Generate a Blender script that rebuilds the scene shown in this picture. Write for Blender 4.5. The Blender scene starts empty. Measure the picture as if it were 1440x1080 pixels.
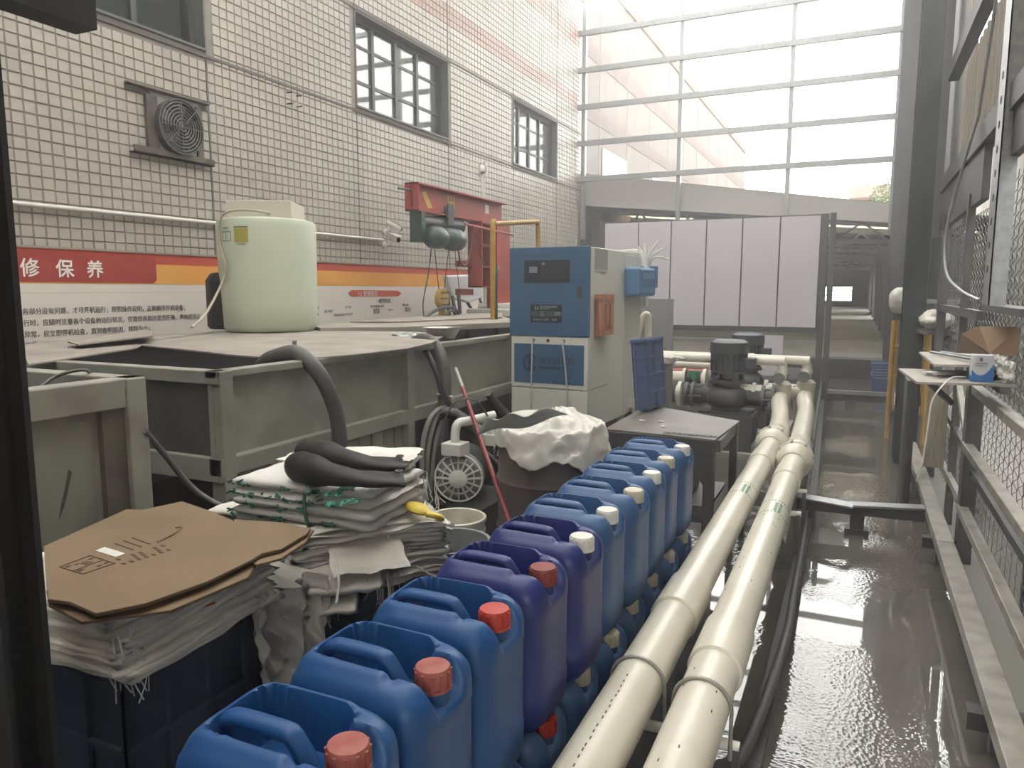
import bpy, bmesh, math, random
from mathutils import Vector, Matrix, noise
random.seed(7)
S = bpy.context.scene
COL = S.collection
PI = math.pi

# ------------------------------------------------------------------ camera, light, exposure
FPX, CX, CY = 1035.0, 720.0, 540.0
EYE = Vector((0, 0, 1.52))
fwd = Vector((1207 - CX, CY - 408, FPX)).normalized()              # world +Y in camera axes (right, up, forward)
upv = Vector((0, FPX * FPX / (CY - 408), -FPX)).normalized()
rgt = fwd.cross(upv) * -1
if rgt.x < 0: rgt = -rgt
ROWS = (rgt, fwd, upv)
def c2w(x, y, z): return Vector([r.x * x + r.y * y + r.z * z for r in ROWS])
cam = bpy.data.cameras.new('camera'); cam.sensor_width = 36; cam.lens = FPX / 1440 * 36; cam.clip_start = .05; cam.clip_end = 300
camo = bpy.data.objects.new('camera', cam); COL.objects.link(camo)
a, b, c = c2w(1, 0, 0), c2w(0, 1, 0), -c2w(0, 0, 1)
camo.matrix_world = Matrix(((a.x, b.x, c.x, 0), (a.y, b.y, c.y, 0), (a.z, b.z, c.z, EYE.z), (0, 0, 0, 1)))
S.camera = camo
# a photo pixel (1440x1080) turned into the point it shows, once one real coordinate is known
def ray(x, y): return c2w(x - CX, CY - y, FPX)
def gx(x, y, X): r = ray(x, y); return EYE + r * (X / r.x)
def gy(x, y, Y): r = ray(x, y); return EYE + r * (Y / r.y)
def gz(x, y, Z): r = ray(x, y); return EYE + r * ((Z - EYE.z) / r.z)

S.view_settings.view_transform = 'Standard'; S.view_settings.look = 'None'
S.view_settings.gamma = 1; S.view_settings.use_curve_mapping = False
S.view_settings.exposure = 1.36
W = bpy.data.worlds.new('overcast'); S.world = W; W.use_nodes = True
bg = W.node_tree.nodes['Background']; bg.inputs[0].default_value = (1.0, .985, .96, 1); bg.inputs[1].default_value = 3.9

# ------------------------------------------------------------------ materials
MATS = {}
def mat(name, col, rough=.6, metal=0, col2=None, scale=8, mix=(.35, .65), bump=0, bscale=40, spec=.5, trans=0, detail=6, stretch=None, rough2=None):
    if name in MATS: return MATS[name]
    m = bpy.data.materials.new(name); m.use_nodes = True; MATS[name] = m
    nt = m.node_tree; p = nt.nodes['Principled BSDF']
    p.inputs['Base Color'].default_value = (*col, 1); p.inputs['Roughness'].default_value = rough
    p.inputs['Metallic'].default_value = metal; p.inputs['Specular IOR Level'].default_value = spec
    tc = nt.nodes.new('ShaderNodeTexCoord'); src = tc.outputs['Object']
    if stretch:
        mp = nt.nodes.new('ShaderNodeMapping'); mp.inputs['Scale'].default_value = stretch
        nt.links.new(src, mp.inputs['Vector']); src = mp.outputs[0]
    if col2:
        n = nt.nodes.new('ShaderNodeTexNoise'); n.inputs['Scale'].default_value = scale; n.inputs['Detail'].default_value = detail
        r = nt.nodes.new('ShaderNodeMapRange'); r.inputs[1].default_value, r.inputs[2].default_value = mix
        x = nt.nodes.new('ShaderNodeMix'); x.data_type = 'RGBA'
        x.inputs[6].default_value = (*col, 1); x.inputs[7].default_value = (*col2, 1)
        nt.links.new(src, n.inputs['Vector']); nt.links.new(n.outputs[0], r.inputs[0])
        nt.links.new(r.outputs[0], x.inputs[0]); nt.links.new(x.outputs[2], p.inputs['Base Color'])
        if rough2 is not None:
            rr = nt.nodes.new('ShaderNodeMapRange'); rr.inputs[3].default_value = rough; rr.inputs[4].default_value = rough2
            nt.links.new(r.outputs[0], rr.inputs[0]); nt.links.new(rr.outputs[0], p.inputs['Roughness'])
    if bump:
        n = nt.nodes.new('ShaderNodeTexNoise'); n.inputs['Scale'].default_value = bscale; n.inputs['Detail'].default_value = 4
        bp = nt.nodes.new('ShaderNodeBump'); bp.inputs['Strength'].default_value = bump; bp.inputs['Distance'].default_value = .01
        nt.links.new(src, n.inputs['Vector']); nt.links.new(n.outputs[0], bp.inputs['Height']); nt.links.new(bp.outputs[0], p.inputs['Normal'])
    return m
def sheet_mat(name, col, clear=.7, gloss=.06, rough=.05, tint=1):
    """translucent plastic or glass sheet: clear share, the rest diffusing the light through"""
    if name in MATS: return MATS[name]
    m = bpy.data.materials.new(name); m.use_nodes = True; MATS[name] = m
    nt = m.node_tree; nt.nodes.clear(); N = nt.nodes.new
    out = N('ShaderNodeOutputMaterial'); tr = N('ShaderNodeBsdfTransparent'); tl = N('ShaderNodeBsdfTranslucent'); df = N('ShaderNodeBsdfDiffuse')
    gl = N('ShaderNodeBsdfGlossy'); gl.inputs['Roughness'].default_value = rough
    tl.inputs[0].default_value = df.inputs[0].default_value = (*col, 1); tr.inputs[0].default_value = (*[min(1, q * .3 + .7) * tint for q in col], 1)
    m0 = N('ShaderNodeMixShader'); m0.inputs[0].default_value = .4
    nt.links.new(tl.outputs[0], m0.inputs[1]); nt.links.new(df.outputs[0], m0.inputs[2])
    m1 = N('ShaderNodeMixShader'); m1.inputs[0].default_value = clear
    nt.links.new(m0.outputs[0], m1.inputs[1]); nt.links.new(tr.outputs[0], m1.inputs[2])
    m2 = N('ShaderNodeMixShader'); m2.inputs[0].default_value = gloss
    nt.links.new(m1.outputs[0], m2.inputs[1]); nt.links.new(gl.outputs[0], m2.inputs[2])
    nt.links.new(m2.outputs[0], out.inputs[0])
    return m

# ------------------------------------------------------------------ mesh builder
class MB:
    def __init__(s): s.v = []; s.f = []; s.m = []; s.cur = 0
    def mi(s, i): s.cur = i; return s
    def add(s, vs, fs):
        o = len(s.v); s.v += [tuple(v) for v in vs]
        for f in fs: s.f.append([i + o for i in f]); s.m.append(s.cur)
        return s
    def bx(s, x0, x1, y0, y1, z0, z1, M=None):
        vs = [Vector((x, y, z)) for z in (z0, z1) for x, y in ((x0, y0), (x1, y0), (x1, y1), (x0, y1))]
        if M: vs = [M @ v for v in vs]
        return s.add(vs, [(3, 2, 1, 0), (4, 5, 6, 7), (0, 1, 5, 4), (1, 2, 6, 5), (2, 3, 7, 6), (3, 0, 4, 7)])
    def bar(s, p, q, w, h, up=(0, 0, 1)):
        p, q = Vector(p), Vector(q); d = q - p; L = d.length; d.normalize(); u = Vector(up)
        if abs(d.dot(u)) > .98: u = Vector((0, 1, 0))
        r = d.cross(u).normalized(); u = r.cross(d)
        M = Matrix((( r.x, d.x, u.x, p.x), (r.y, d.y, u.y, p.y), (r.z, d.z, u.z, p.z), (0, 0, 0, 1)))
        return s.bx(-w / 2, w / 2, 0, L, -h / 2, h / 2, M)
    def tube(s, pts, r, n=10, caps=True, closed=False, sx=1, sy=1):
        pts = [Vector(p) for p in pts]; N = len(pts); rs = r if isinstance(r, (list, tuple)) else [r] * N
        rings = []; prev = None
        for i, p in enumerate(pts):
            if closed: t = (pts[(i + 1) % N] - pts[i - 1])
            else: t = pts[min(i + 1, N - 1)] - pts[max(i - 1, 0)]
            t.normalize()
            if prev is None:
                u = Vector((0, 0, 1)) if abs(t.z) < .9 else Vector((1, 0, 0))
                u = (u - t * u.dot(t)).normalized()
            else:
                u = prev - t * prev.dot(t)
                u = u.normalized() if u.length > 1e-6 else prev
            prev = u; w = t.cross(u)
            rings.append([p + (u * math.cos(2 * PI * k / n) * sy + w * math.sin(2 * PI * k / n) * sx) * rs[i] for k in range(n)])
        vs = [v for R in rings for v in R]; fs = []
        for i in range(N if closed else N - 1):
            a, b = i * n, ((i + 1) % N) * n
            for k in range(n): fs.append((a + k, a + (k + 1) % n, b + (k + 1) % n, b + k))
        if caps and not closed: fs.append(tuple(range(n - 1, -1, -1))); fs.append(tuple((N - 1) * n + k for k in range(n)))
        return s.add(vs, fs)
    def lathe(s, prof, c=(0, 0, 0), n=24, axis='z', caps=True, M=None):
        vs = []; fs = []
        for r, z in prof:
            for k in range(n):
                t = 2 * PI * k / n; v = Vector((r * math.cos(t), r * math.sin(t), z))
                if axis == 'x': v = Vector((v.z, v.x, v.y))
                elif axis == 'y': v = Vector((v.y, v.z, v.x))
                if M: v = M @ v
                vs.append(v + Vector(c))
        for i in range(len(prof) - 1):
            for k in range(n): fs.append((i * n + k, i * n + (k + 1) % n, (i + 1) * n + (k + 1) % n, (i + 1) * n + k))
        if caps: fs.append(tuple(range(n - 1, -1, -1))); fs.append(tuple((len(prof) - 1) * n + k for k in range(n)))
        return s.add(vs, fs)
    def plate(s, pts, th, n=None):
        """a polygon (list of 3-D points) given thickness downwards along n"""
        P = [Vector(p) for p in pts]; n = Vector(n) if n else Vector((0, 0, -1)); k = len(P)
        vs = P + [p + n * th for p in P]
        return s.add(vs, [tuple(range(k)), tuple(range(2 * k - 1, k - 1, -1))] + [(i, i + k, (i + 1) % k + k, (i + 1) % k) for i in range(k)])
    def grid(s, fn, nu, nv, wrap=False):
        vs = [fn(i / (nu if wrap else nu - 1), j / (nv - 1)) for j in range(nv) for i in range(nu)]; fs = []
        for j in range(nv - 1):
            for i in range(nu if wrap else nu - 1):
                fs.append((j * nu + i, j * nu + (i + 1) % nu, (j + 1) * nu + (i + 1) % nu, (j + 1) * nu + i))
        return s.add(vs, fs)
    def mesh(s, name, mats, smooth=None):
        me = bpy.data.meshes.new(name); me.from_pydata(s.v, [], s.f)
        for m in (mats if isinstance(mats, (list, tuple)) else [mats]): me.materials.append(m)
        me.polygons.foreach_set('material_index', s.m)
        bm = bmesh.new(); bm.from_mesh(me); bmesh.ops.recalc_face_normals(bm, faces=bm.faces); bm.to_mesh(me); bm.free()
        if smooth:
            me.shade_smooth(); me.set_sharp_from_angle(angle=math.radians(smooth))
        return me
    def build(s, name, mats, parent=None, smooth=None, bevel=0, solid=0):
        return link(name, s.mesh(name, mats, smooth), parent, bevel, solid)
def link(name, me, parent=None, bevel=0, solid=0):
    o = bpy.data.objects.new(name, me); COL.objects.link(o)
    if parent: o.parent = parent; o.matrix_parent_inverse = parent.matrix_basis.inverted()
    if solid:
        m = o.modifiers.new('solid', 'SOLIDIFY'); m.thickness = solid; m.offset = 0
    if bevel:
        m = o.modifiers.new('bevel', 'BEVEL'); m.width = bevel; m.segments = 2; m.limit_method = 'ANGLE'; m.angle_limit = math.radians(40)
    return o
def tag(o, label, cat, group=None, kind=None):
    o['label'] = label; o['category'] = cat
    if group: o['group'] = group
    if kind: o['kind'] = kind
    return o
def thing(name, label, cat, loc=(0, 0, 0), group=None):
    o = bpy.data.objects.new(name, None); COL.objects.link(o); o.location = loc; o.empty_display_size = .1
    return tag(o, label, cat, group)
def struct(o): o['kind'] = 'structure'; return o
def copy_tree(o, parent=None):
    c = o.copy(); COL.objects.link(c)
    if parent: c.parent = parent
    for ch in list(o.children): copy_tree(ch, c)
    return c
def text(s, size, m, parent, M, name='lettering', ext=.0008, sx=1, bold=0, align='LEFT'):
    cu = bpy.data.curves.new(name, 'FONT'); cu.body = s; cu.size = size; cu.extrude = ext; cu.align_x = align; cu.offset = bold; cu.resolution_u = 2
    t = bpy.data.objects.new(name, cu); COL.objects.link(t)
    dg = bpy.context.evaluated_depsgraph_get(); me = bpy.data.meshes.new_from_object(t.evaluated_get(dg))
    COL.objects.unlink(t); bpy.data.objects.remove(t)
    me.transform(M @ Matrix.Diagonal((sx, 1, 1, 1))); me.materials.clear(); me.materials.append(m)
    return link(name, me, parent)
def WALLM(y, z, x=-4.99):   # text lying on the left wall, read along +Y
    return Matrix(((0, 0, 1, x), (1, 0, 0, y), (0, 1, 0, z), (0, 0, 0, 1)))
def smooth01(t): t = max(0, min(1, t)); return t * t * (3 - 2 * t)
def spline(pts, k=6):
    P = [Vector(p) for p in pts]; out = []
    for i in range(len(P) - 1):
        p0, p1, p2, p3 = P[max(i - 1, 0)], P[i], P[i + 1], P[min(i + 2, len(P) - 1)]
        for j in range(k):
            t = j / k
            out.append(.5 * ((2 * p1) + (p2 - p0) * t + (2 * p0 - 5 * p1 + 4 * p2 - p3) * t * t + (3 * p1 - p0 - 3 * p2 + p3) * t ** 3))
    out.append(P[-1]); return out
def rects_minus(lo, hi, holes):
    """tile the rectangle lo..hi (2-D) with rectangles that leave the holes open"""
    xs = sorted({lo[0], hi[0], *[h[0] for h in holes], *[h[2] for h in holes]}); xs = [x for x in xs if lo[0] <= x <= hi[0]]
    out = []
    for x0, x1 in zip(xs, xs[1:]):
        xm = (x0 + x1) / 2; z = lo[1]
        for h in sorted([h for h in holes if h[0] < xm < h[2]], key=lambda h: h[1]):
            if h[1] > z: out.append((x0, z, x1, h[1]))
            z = max(z, h[3])
        if z < hi[1]: out.append((x0, z, x1, hi[1]))
    return out

# palette
tileM = mat('wall_tile', (.43, .395, .345), .35, col2=(.36, .33, .285), scale=1.3, bump=.03)
tilePink = mat('wall_tile_pink', (.35, .225, .18), .35, col2=(.30, .195, .155), scale=1.5)
groutM = mat('grout', (.25, .225, .195), .9)
steelG = mat('grey_paint_steel', (.30, .30, .255), .5, col2=(.20, .19, .165), scale=5, mix=(.42, .75), bump=.05, bscale=20)
steelD = mat('dark_steel', (.035, .036, .036), .5, col2=(.055, .053, .05), scale=6)
steelDD = mat('black_steel', (.018, .018, .018), .55)
steelM = mat('mid_steel', (.085, .087, .085), .45, col2=(.055, .055, .053), scale=7)
railM = mat('worn_rail_steel', (.30, .29, .25), .45, col2=(.17, .16, .14), scale=9, mix=(.4, .7), bump=.08)
galvM = mat('galvanised', (.33, .34, .34), .4, .5, col2=(.25, .26, .26), scale=30)
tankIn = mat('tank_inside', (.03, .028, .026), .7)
cover = mat('cover_sheet', (.33, .30, .255), .75, col2=(.23, .205, .175), scale=4, mix=(.35, .7), bump=.08, bscale=15)
creamPVC = mat('cream_pvc', (.62, .585, .49), .28, col2=(.53, .49, .40), scale=5, mix=(.45, .8))
creamPVCd = mat('cream_pvc_joint', (.56, .525, .43), .32)
whiteP = mat('white_plastic', (.66, .65, .60), .4)
blueA = mat('can_blue', (.009, .062, .20), .4, col2=(.03, .09, .215), scale=7, mix=(.5, .8), bump=.03, bscale=25, spec=.35)
blueB = mat('can_navy', (.014, .022, .135), .36, col2=(.028, .042, .15), scale=7, mix=(.5, .8), bump=.03, bscale=25, spec=.4)
blueC = mat('can_dusty_blue', (.02, .075, .20), .42, col2=(.055, .115, .225), scale=6, mix=(.45, .75), bump=.03, bscale=25)
capRed = mat('cap_red', (.42, .035, .022), .4)
capDusty = mat('cap_dusty_red', (.27, .05, .04), .55, col2=(.32, .10, .08), scale=30)
capDark = mat('cap_dark_red', (.20, .035, .03), .5)
capWhite = mat('cap_white', (.62, .61, .56), .4)
capCream = mat('cap_cream', (.58, .54, .42), .45, col2=(.48, .43, .33), scale=25)
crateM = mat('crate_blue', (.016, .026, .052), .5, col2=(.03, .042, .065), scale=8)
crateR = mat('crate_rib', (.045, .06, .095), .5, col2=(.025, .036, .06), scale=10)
crateL = mat('crate_mid_blue', (.05, .11, .30), .45, col2=(.09, .14, .29), scale=8)
sackM = mat('woven_sack', (.72, .69, .63), .75, col2=(.56, .53, .47), scale=9, mix=(.4, .75), bump=.15, bscale=60)
sackD = mat('woven_sack_grey', (.62, .59, .54), .75, col2=(.46, .44, .39), scale=9, mix=(.4, .75), bump=.15, bscale=60)
filmM = mat('plastic_bag', (.62, .60, .55), .35, col2=(.52, .50, .45), scale=6, bump=.25, bscale=18)
greenInk = mat('green_print', (.02, .16, .10), .8)
redInk = mat('red_print', (.45, .05, .04), .8)
cardM = mat('cardboard', (.185, .124, .07), .8, col2=(.15, .10, .055), scale=4, mix=(.4, .75), bump=.03, bscale=12)
cardD = mat('cardboard_edge', (.10, .065, .035), .9)
inkM = mat('brown_ink', (.075, .04, .02), .8)
inkK = mat('black_ink', (.075, .068, .066), .7)
rubber = mat('black_rubber', (.010, .0095, .009), .5, col2=(.02, .018, .016), scale=12, bump=.12, bscale=30, spec=.3)
hoseM = mat('grey_hose', (.085, .083, .078), .5)
hoseK = mat('black_hose', (.018, .018, .019), .45)
redM = mat('red_paint', (.36, .045, .03), .5, col2=(.28, .04, .03), scale=6)
yellowM = mat('yellow_paint', (.42, .25, .035), .5, col2=(.34, .19, .03), scale=7)
greenM = mat('hoist_green', (.025, .05, .042), .4)
whitePrint = mat('print_white', (.70, .65, .59), .5)
orangeP = mat('print_orange', (.72, .30, .05), .5, col2=(.75, .42, .10), scale=1.5)
redP = mat('print_red', (.50, .07, .035), .5)
redPd = mat('print_dark_red', (.35, .045, .035), .5)
cabBlue = mat('cabinet_blue', (.035, .10, .20), .4, col2=(.045, .11, .20), scale=3)
cabBlueL = mat('cabinet_light_blue', (.07, .18, .33), .4)
cabWhite = mat('cabinet_cream', (.62, .61, .55), .45, col2=(.57, .56, .50), scale=2)
panelK = mat('panel_dark', (.022, .025, .032), .25)
boardM = mat('white_board', (.56, .525, .56), .5)  # white board, lilac cast of the hazy light put into the colour
concM = mat('concrete', (.33, .32, .29), .85, col2=(.26, .25, .23), scale=1.2)
glassD = mat('dark_glass', (.03, .035, .033), .04, spec=.8)
barrelM = mat('drum_brown', (.10, .08, .072), .45, col2=(.13, .105, .095), scale=4)
facM = mat('facade_beyond', (.105, .083, .066), .6, col2=(.09, .07, .055), scale=.5)
facP = mat('facade_pink', (.055, .022, .012), .6)

# ------------------------------------------------------------------ the setting
def wet_floor():
    m = bpy.data.materials.new('wet_floor'); m.use_nodes = True; nt = m.node_tree; p = nt.nodes['Principled BSDF']; N = nt.nodes.new; Lk = nt.links.new
    tc = N('ShaderNodeTexCoord')
    n1 = N('ShaderNodeTexNoise'); n1.inputs['Scale'].default_value = 1.1; n1.inputs['Detail'].default_value = 5
    mp = N('ShaderNodeMapping'); mp.inputs['Scale'].default_value = (1, .55, 1)
    Lk(tc.outputs['Object'], mp.inputs[0]); Lk(mp.outputs[0], n1.inputs['Vector'])
    wet = N('ShaderNodeMapRange'); wet.inputs[1].default_value = .47; wet.inputs[2].default_value = .66     # 0 = standing film, 1 = damp, rough
    Lk(n1.outputs[0], wet.inputs[0])
    rg = N('ShaderNodeMapRange'); rg.inputs[3].default_value = .02; rg.inputs[4].default_value = .10; Lk(wet.outputs[0], rg.inputs[0]); Lk(rg.outputs[0], p.inputs['Roughness'])
    mx = N('ShaderNodeMix'); mx.data_type = 'RGBA'; mx.inputs[6].default_value = (.06, .054, .049, 1); mx.inputs[7].default_value = (.14, .13, .115, 1)
    n3 = N('ShaderNodeTexNoise'); n3.inputs['Scale'].default_value = 2.3; n3.inputs['Detail'].default_value = 8; Lk(tc.outputs['Object'], n3.inputs['Vector'])
    Lk(n3.outputs[0], mx.inputs[0]); Lk(mx.outputs[2], p.inputs['Base Color'])
    n2 = N('ShaderNodeTexVoronoi'); n2.inputs['Scale'].default_value = 62; Lk(tc.outputs['Object'], n2.inputs['Vector'])
    b = N('ShaderNodeBump'); b.inputs['Distance'].default_value = .006
    st = N('ShaderNodeMapRange'); st.inputs[3].default_value = .0; st.inputs[4].default_value = .34; Lk(wet.outputs[0], st.inputs[0]); Lk(st.outputs[0], b.inputs['Strength'])
    Lk(n2.outputs[0], b.inputs['Height']); Lk(b.outputs[0], p.inputs['Normal']); p.inputs['IOR'].default_value = 1.5; p.inputs['Specular IOR Level'].default_value = 1.0
    return m
wetM = wet_floor()
struct(MB().bx(-5.2, 1.0, -2.5, 14.0, -.15, 0).build('floor', wetM))
struct(MB().bx(-7, 2.2, 14.0, 56, -.15, .37).build('floor', concM))
struct(MB().bx(1.0, 9, -6, 14, -.3, -.15).build('ground', concM))
struct(MB().bx(-40, 40, -30, 120, -.6, -.35).build('ground', mat('outside_ground', (.20, .19, .17), .9, col2=(.15, .15, .13), scale=.3)))

# left wall: grout backing with window openings, facing tiles one by one
WX = -5.0
WIN = [(2.75, 3.48, 4.72, 4.47), (6.76, 3.48, 8.74, 4.47), (10.77, 3.48, 12.60, 4.47)]
wl = MB()
for y0, z0, y1, z1 in rects_minus((-2.5, 0), (13.95, 6.9), WIN): wl.bx(WX - .3, WX - .008, y0, y1, z0, z1)
wall = struct(wl.build('wall_left', groutM))
TY, TZ, GAP = .0853, .0805, .0068
def tile_mb(y0, z0, y1, z1, mb, x=WX):
    b = .004; d = x - .008
    o = [(d, y0, z0), (d, y1, z0), (d, y1, z1), (d, y0, z1)]; i = [(x, y0 + b, z0 + b), (x, y1 - b, z0 + b), (x, y1 - b, z1 - b), (x, y0 + b, z1 - b)]
    return mb.add(o + i, [(4, 5, 6, 7), (0, 1, 5, 4), (1, 2, 6, 5), (2, 3, 7, 6), (3, 0, 4, 7)])
cells = []
joints_y = [2.70, 4.72, 6.76, 8.74, 10.77, 12.60]
def proj(p):
    d = Vector(p) - EYE; cc = Vector([sum(ROWS[k][i] * d[k] for k in range(3)) for i in range(3)])
    return (CX + FPX * cc.x / cc.z, CY - FPX * cc.y / cc.z) if cc.z > .1 else (-999, -999)
for r in range(72):
    z0 = 1.065 + r * TZ
    for k in range(142):
        y0 = 1.9 + k * TY; y1, z1 = y0 + TY - GAP, z0 + TZ - GAP
        if y1 > 13.9 or z1 > 6.86: continue
        if any(a - .03 < y1 and y0 < c + .03 and b - .03 < z1 and z0 < d + .03 for a, b, c, d in WIN): continue
        if 3.9 < y1 and y0 < 4.75 and 2.55 < z1 and z0 < 3.1 and False: continue
        cells.append((y0, z0, y1, z1))
def near_key(c):
    x, y = proj((WX, (c[0] + c[2]) / 2, (c[1] + c[3]) / 2))
    seen = 20 < x < 1440 and 0 < y < 345 and c[1] > 1.82
    return (0 if seen else 1, c[0] ** 2 + (c[1] - 1.5) ** 2)
cells.sort(key=near_key)
base_t = tile_mb(0, 0, TY - GAP, TZ - GAP, MB(), 0).mesh('tile', tileM)
for y0, z0, y1, z1 in cells[:300]:
    t = link('tile', base_t, wall); t.location = (WX + random.uniform(-.0012, .0012), y0, z0)
    t.rotation_euler = (random.uniform(-.006, .006), 0, random.uniform(-.012, .012))
tm = MB()
for y0, z0, y1, z1 in cells[300:]:
    pink = 4.86 < z0 < 5.14 or 6.05 < z0 < 6.36
    tile_mb(y0, z0, y1, z1, tm.mi(1 if pink else 0), WX + random.uniform(-.001, .001))
tm.build('tile_field', [tileM, tilePink], wall)['kind'] = 'stuff'
jm = MB()
for y in joints_y[1:]: jm.bx(WX - .002, WX + .003, y - .012, y + .006, 1.1, 6.85)
for z in (3.44, 4.49): jm.bx(WX - .002, WX + .006, 2.7, 13.9, z - .012, z + .012)
struct(jm.build('trim_1', mat('joint_sealant', (.11, .10, .09), .8)))
# windows in the left wall
frameK = mat('window_frame', (.05, .055, .055), .45)
for i, (y0, z0, y1, z1) in enumerate(WIN):
    root = thing('window_%d' % (i + 1), 'x', 'window', (WX - .12, (y0 + y1) / 2, z0)); del root['label']; del root['category']; struct(root)
    f = MB()
    for a, b_, c_, d_ in ((y0, z0, y0 + .05, z1), (y1 - .07, z0, y1, z1), (y0, z0, y1, z0 + .05), (y0, z1 - .06, y1, z1)): f.bx(WX - .16, WX - .10, a, c_, b_, d_)
    f.bx(WX - .28, WX - .24, y0, y1, z0, z1) if False else None
    f.build('frame', frameK, root)
    n = 4
    for k in range(1, n): y = y0 + (y1 - .12 - y0) * k / n; MB().bx(WX - .155, WX - .105, y - .025, y + .025, z0 + .05, z1 - .06).build('mullion', frameK, root)
    if i: MB().bx(WX - .15, WX - .12, y0, y1, z0 + .30, z0 + .335).build('transom', frameK, root); MB().bx(WX - .15, WX - .12, y0, y1, z0 + .68, z0 + .71).build('transom', frameK, root)
    for k in range(n):
        a = y0 + (y1 - .12 - y0) * k / n; b_ = y0 + (y1 - .12 - y0) * (k + 1) / n
        MB().bx(WX - .137, WX - .13, a, b_, z0 + .04, z1 - .05).build('pane', glassD if i == 0 else sheet_mat('window_glass', (.8, .85, .82), .82, .14, .02), root)
    rv = MB()
    rv.bx(WX - .3, WX + .004, y1 - .012, y1 + .0, z0, z1).bx(WX - .3, WX + .004, y0, y0 + .012, z0, z1).bx(WX - .3, WX + .004, y0, y1, z1 - .012, z1).bx(WX - .3, WX + .012, y0, y1, z0 - .0, z0 + .02)
    rv.build('reveal', mat('reveal_dark', (.10, .105, .10), .5), root)
# rooms behind the windows (a pale lit room, far wall and ceiling lamps)
rm = MB().bx(-8.4, -5.3, 13.85, 13.95, 3.0, 5.6).bx(-8.4, -5.3, 1.4, 1.5, 3.0, 5.6).bx(-8.4, -8.3, 1.5, 13.9, 3.0, 5.6).bx(-8.4, -5.3, 1.5, 13.9, 2.9, 3.0).bx(-8.4, -5.3, 1.5, 13.9, 5.6, 5.7).bx(-8.4, -5.3, 5.6, 5.7, 3.0, 5.6)
struct(rm.build('wall_office', mat('office_paint', (.56, .58, .54), .8)))
lampM = bpy.data.materials.new('lamp_glow'); lampM.use_nodes = True
lampM.node_tree.nodes['Principled BSDF'].inputs['Emission Color'].default_value = (1, .80, .45, 1); lampM.node_tree.nodes['Principled BSDF'].inputs['Emission Strength'].default_value = 1.3
lampW = bpy.data.materials.new('lamp_white'); lampW.use_nodes = True
lampW.node_tree.nodes['Principled BSDF'].inputs['Emission Color'].default_value = (.95, 1, .96, 1); lampW.node_tree.nodes['Principled BSDF'].inputs['Emission Strength'].default_value = 1.6
for k, (x, y) in enumerate(((-6.6, 4.35), (-6.9, 4.75))):
    t = thing('ceiling_lamp', ['warm office ceiling lamp seen through the top left window, larger of two', 'warm office ceiling lamp seen through the top left window, smaller of two'][k], 'lamp', (x, y, 5.55))
    MB().bx(x - .3, x + .3, y - .13 + .05 * k, y + .13 - .05 * k, 5.52, 5.54).build('diffuser', lampM, t); MB().bx(x - .32, x + .32, y - .15, y + .15, 5.54, 5.6).build('housing', whiteP, t)
for k in range(3):
    y = 7.3 + 2.3 * k
    t = thing('ceiling_lamp', ('white office strip lamp behind the middle window', 'white office strip lamp between the middle and far windows', 'white office strip lamp behind the far window')[k], 'lamp', (-6.8, y, 5.55), 'office strip lamps')
    MB().bx(-7.6, -6.0, y - .12, y + .12, 5.5, 5.53).build('diffuser', lampW, t); MB().bx(-7.62, -5.98, y - .14, y + .14, 5.53, 5.6).build('housing', whiteP, t)

# end glazing: purlins, mullions and translucent sheets
GY = 13.75
clearM = sheet_mat('clear_sheet', (.95, .92, .88), .90, .04, .08, .78)
for k, x in enumerate((-4.90, -3.07, -1.20, .42)): struct(MB().bx(x - .035, x + .035, GY - .05, GY + .05, 2.5, 6.8).build('mullion_%d' % (k + 1), galvM))
for k in range(6):
    z = 3.62 + .665 * k
    struct(MB().bx(-5.0, .5, GY - .10, GY - .02, z - .045, z + .045).build('purlin_%d' % (k + 1), galvM))
k = 0
for x0, x1 in ((-4.87, -3.10), (-3.04, -1.23), (-1.17, .39)):
    for j in range(5):
        z0, z1 = 3.66 + .665 * j, 4.25 + .665 * j
        def ff(u, v):
            xx = x0 + (x1 - x0) * u; zb = min(z1, 3.80 - (xx + 5) * .85 / 5.5) if j == 0 else z0 - .03
            return Vector((xx, GY + .02 + .012 * math.sin(u * (x1 - x0) * 2 * PI / .19), zb + (z1 + .03 - zb) * v))
        k += 1; struct(MB().grid(ff, 64, 2).build('pane_%d' % k, clearM, smooth=60))
# canopy of the shed beyond: sloping fascia and roof, gutters, skylight strips, rafters
can = MB().plate([(-5.0, 13.9, 3.78), (.5, 13.9, 2.93), (.5, 13.9, 2.62), (-5.0, 13.9, 3.16)], .05, (0, 1, 0))
can.build('fascia', mat('fascia_sheet', (.40, .375, .35), .6)); struct(bpy.data.objects['fascia'])
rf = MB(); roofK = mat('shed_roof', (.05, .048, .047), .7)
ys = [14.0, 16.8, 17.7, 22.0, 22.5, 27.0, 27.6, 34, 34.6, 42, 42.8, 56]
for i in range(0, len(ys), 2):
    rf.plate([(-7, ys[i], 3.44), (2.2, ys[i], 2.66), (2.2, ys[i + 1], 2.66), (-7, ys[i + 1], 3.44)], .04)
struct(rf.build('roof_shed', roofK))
struct(MB().bx(-5, 1, 13.97, 14.0, 0, .33).build('trim_9', mat('pit_face', (.03, .03, .032), .7)))  # dark board added to darken the slab's front face
sk = MB()
for i in range(1, len(ys) - 1, 2): sk.plate([(-7, ys[i], 3.44), (2.2, ys[i], 2.66), (2.2, ys[i + 1], 2.66), (-7, ys[i + 1], 3.44)], .01)
struct(sk.build('skylight', sheet_mat('yellow_skylight', (.93, .88, .68), .35, .03)))
zr = lambda x: 3.44 - (x + 7) * .78 / 9.2
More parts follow.
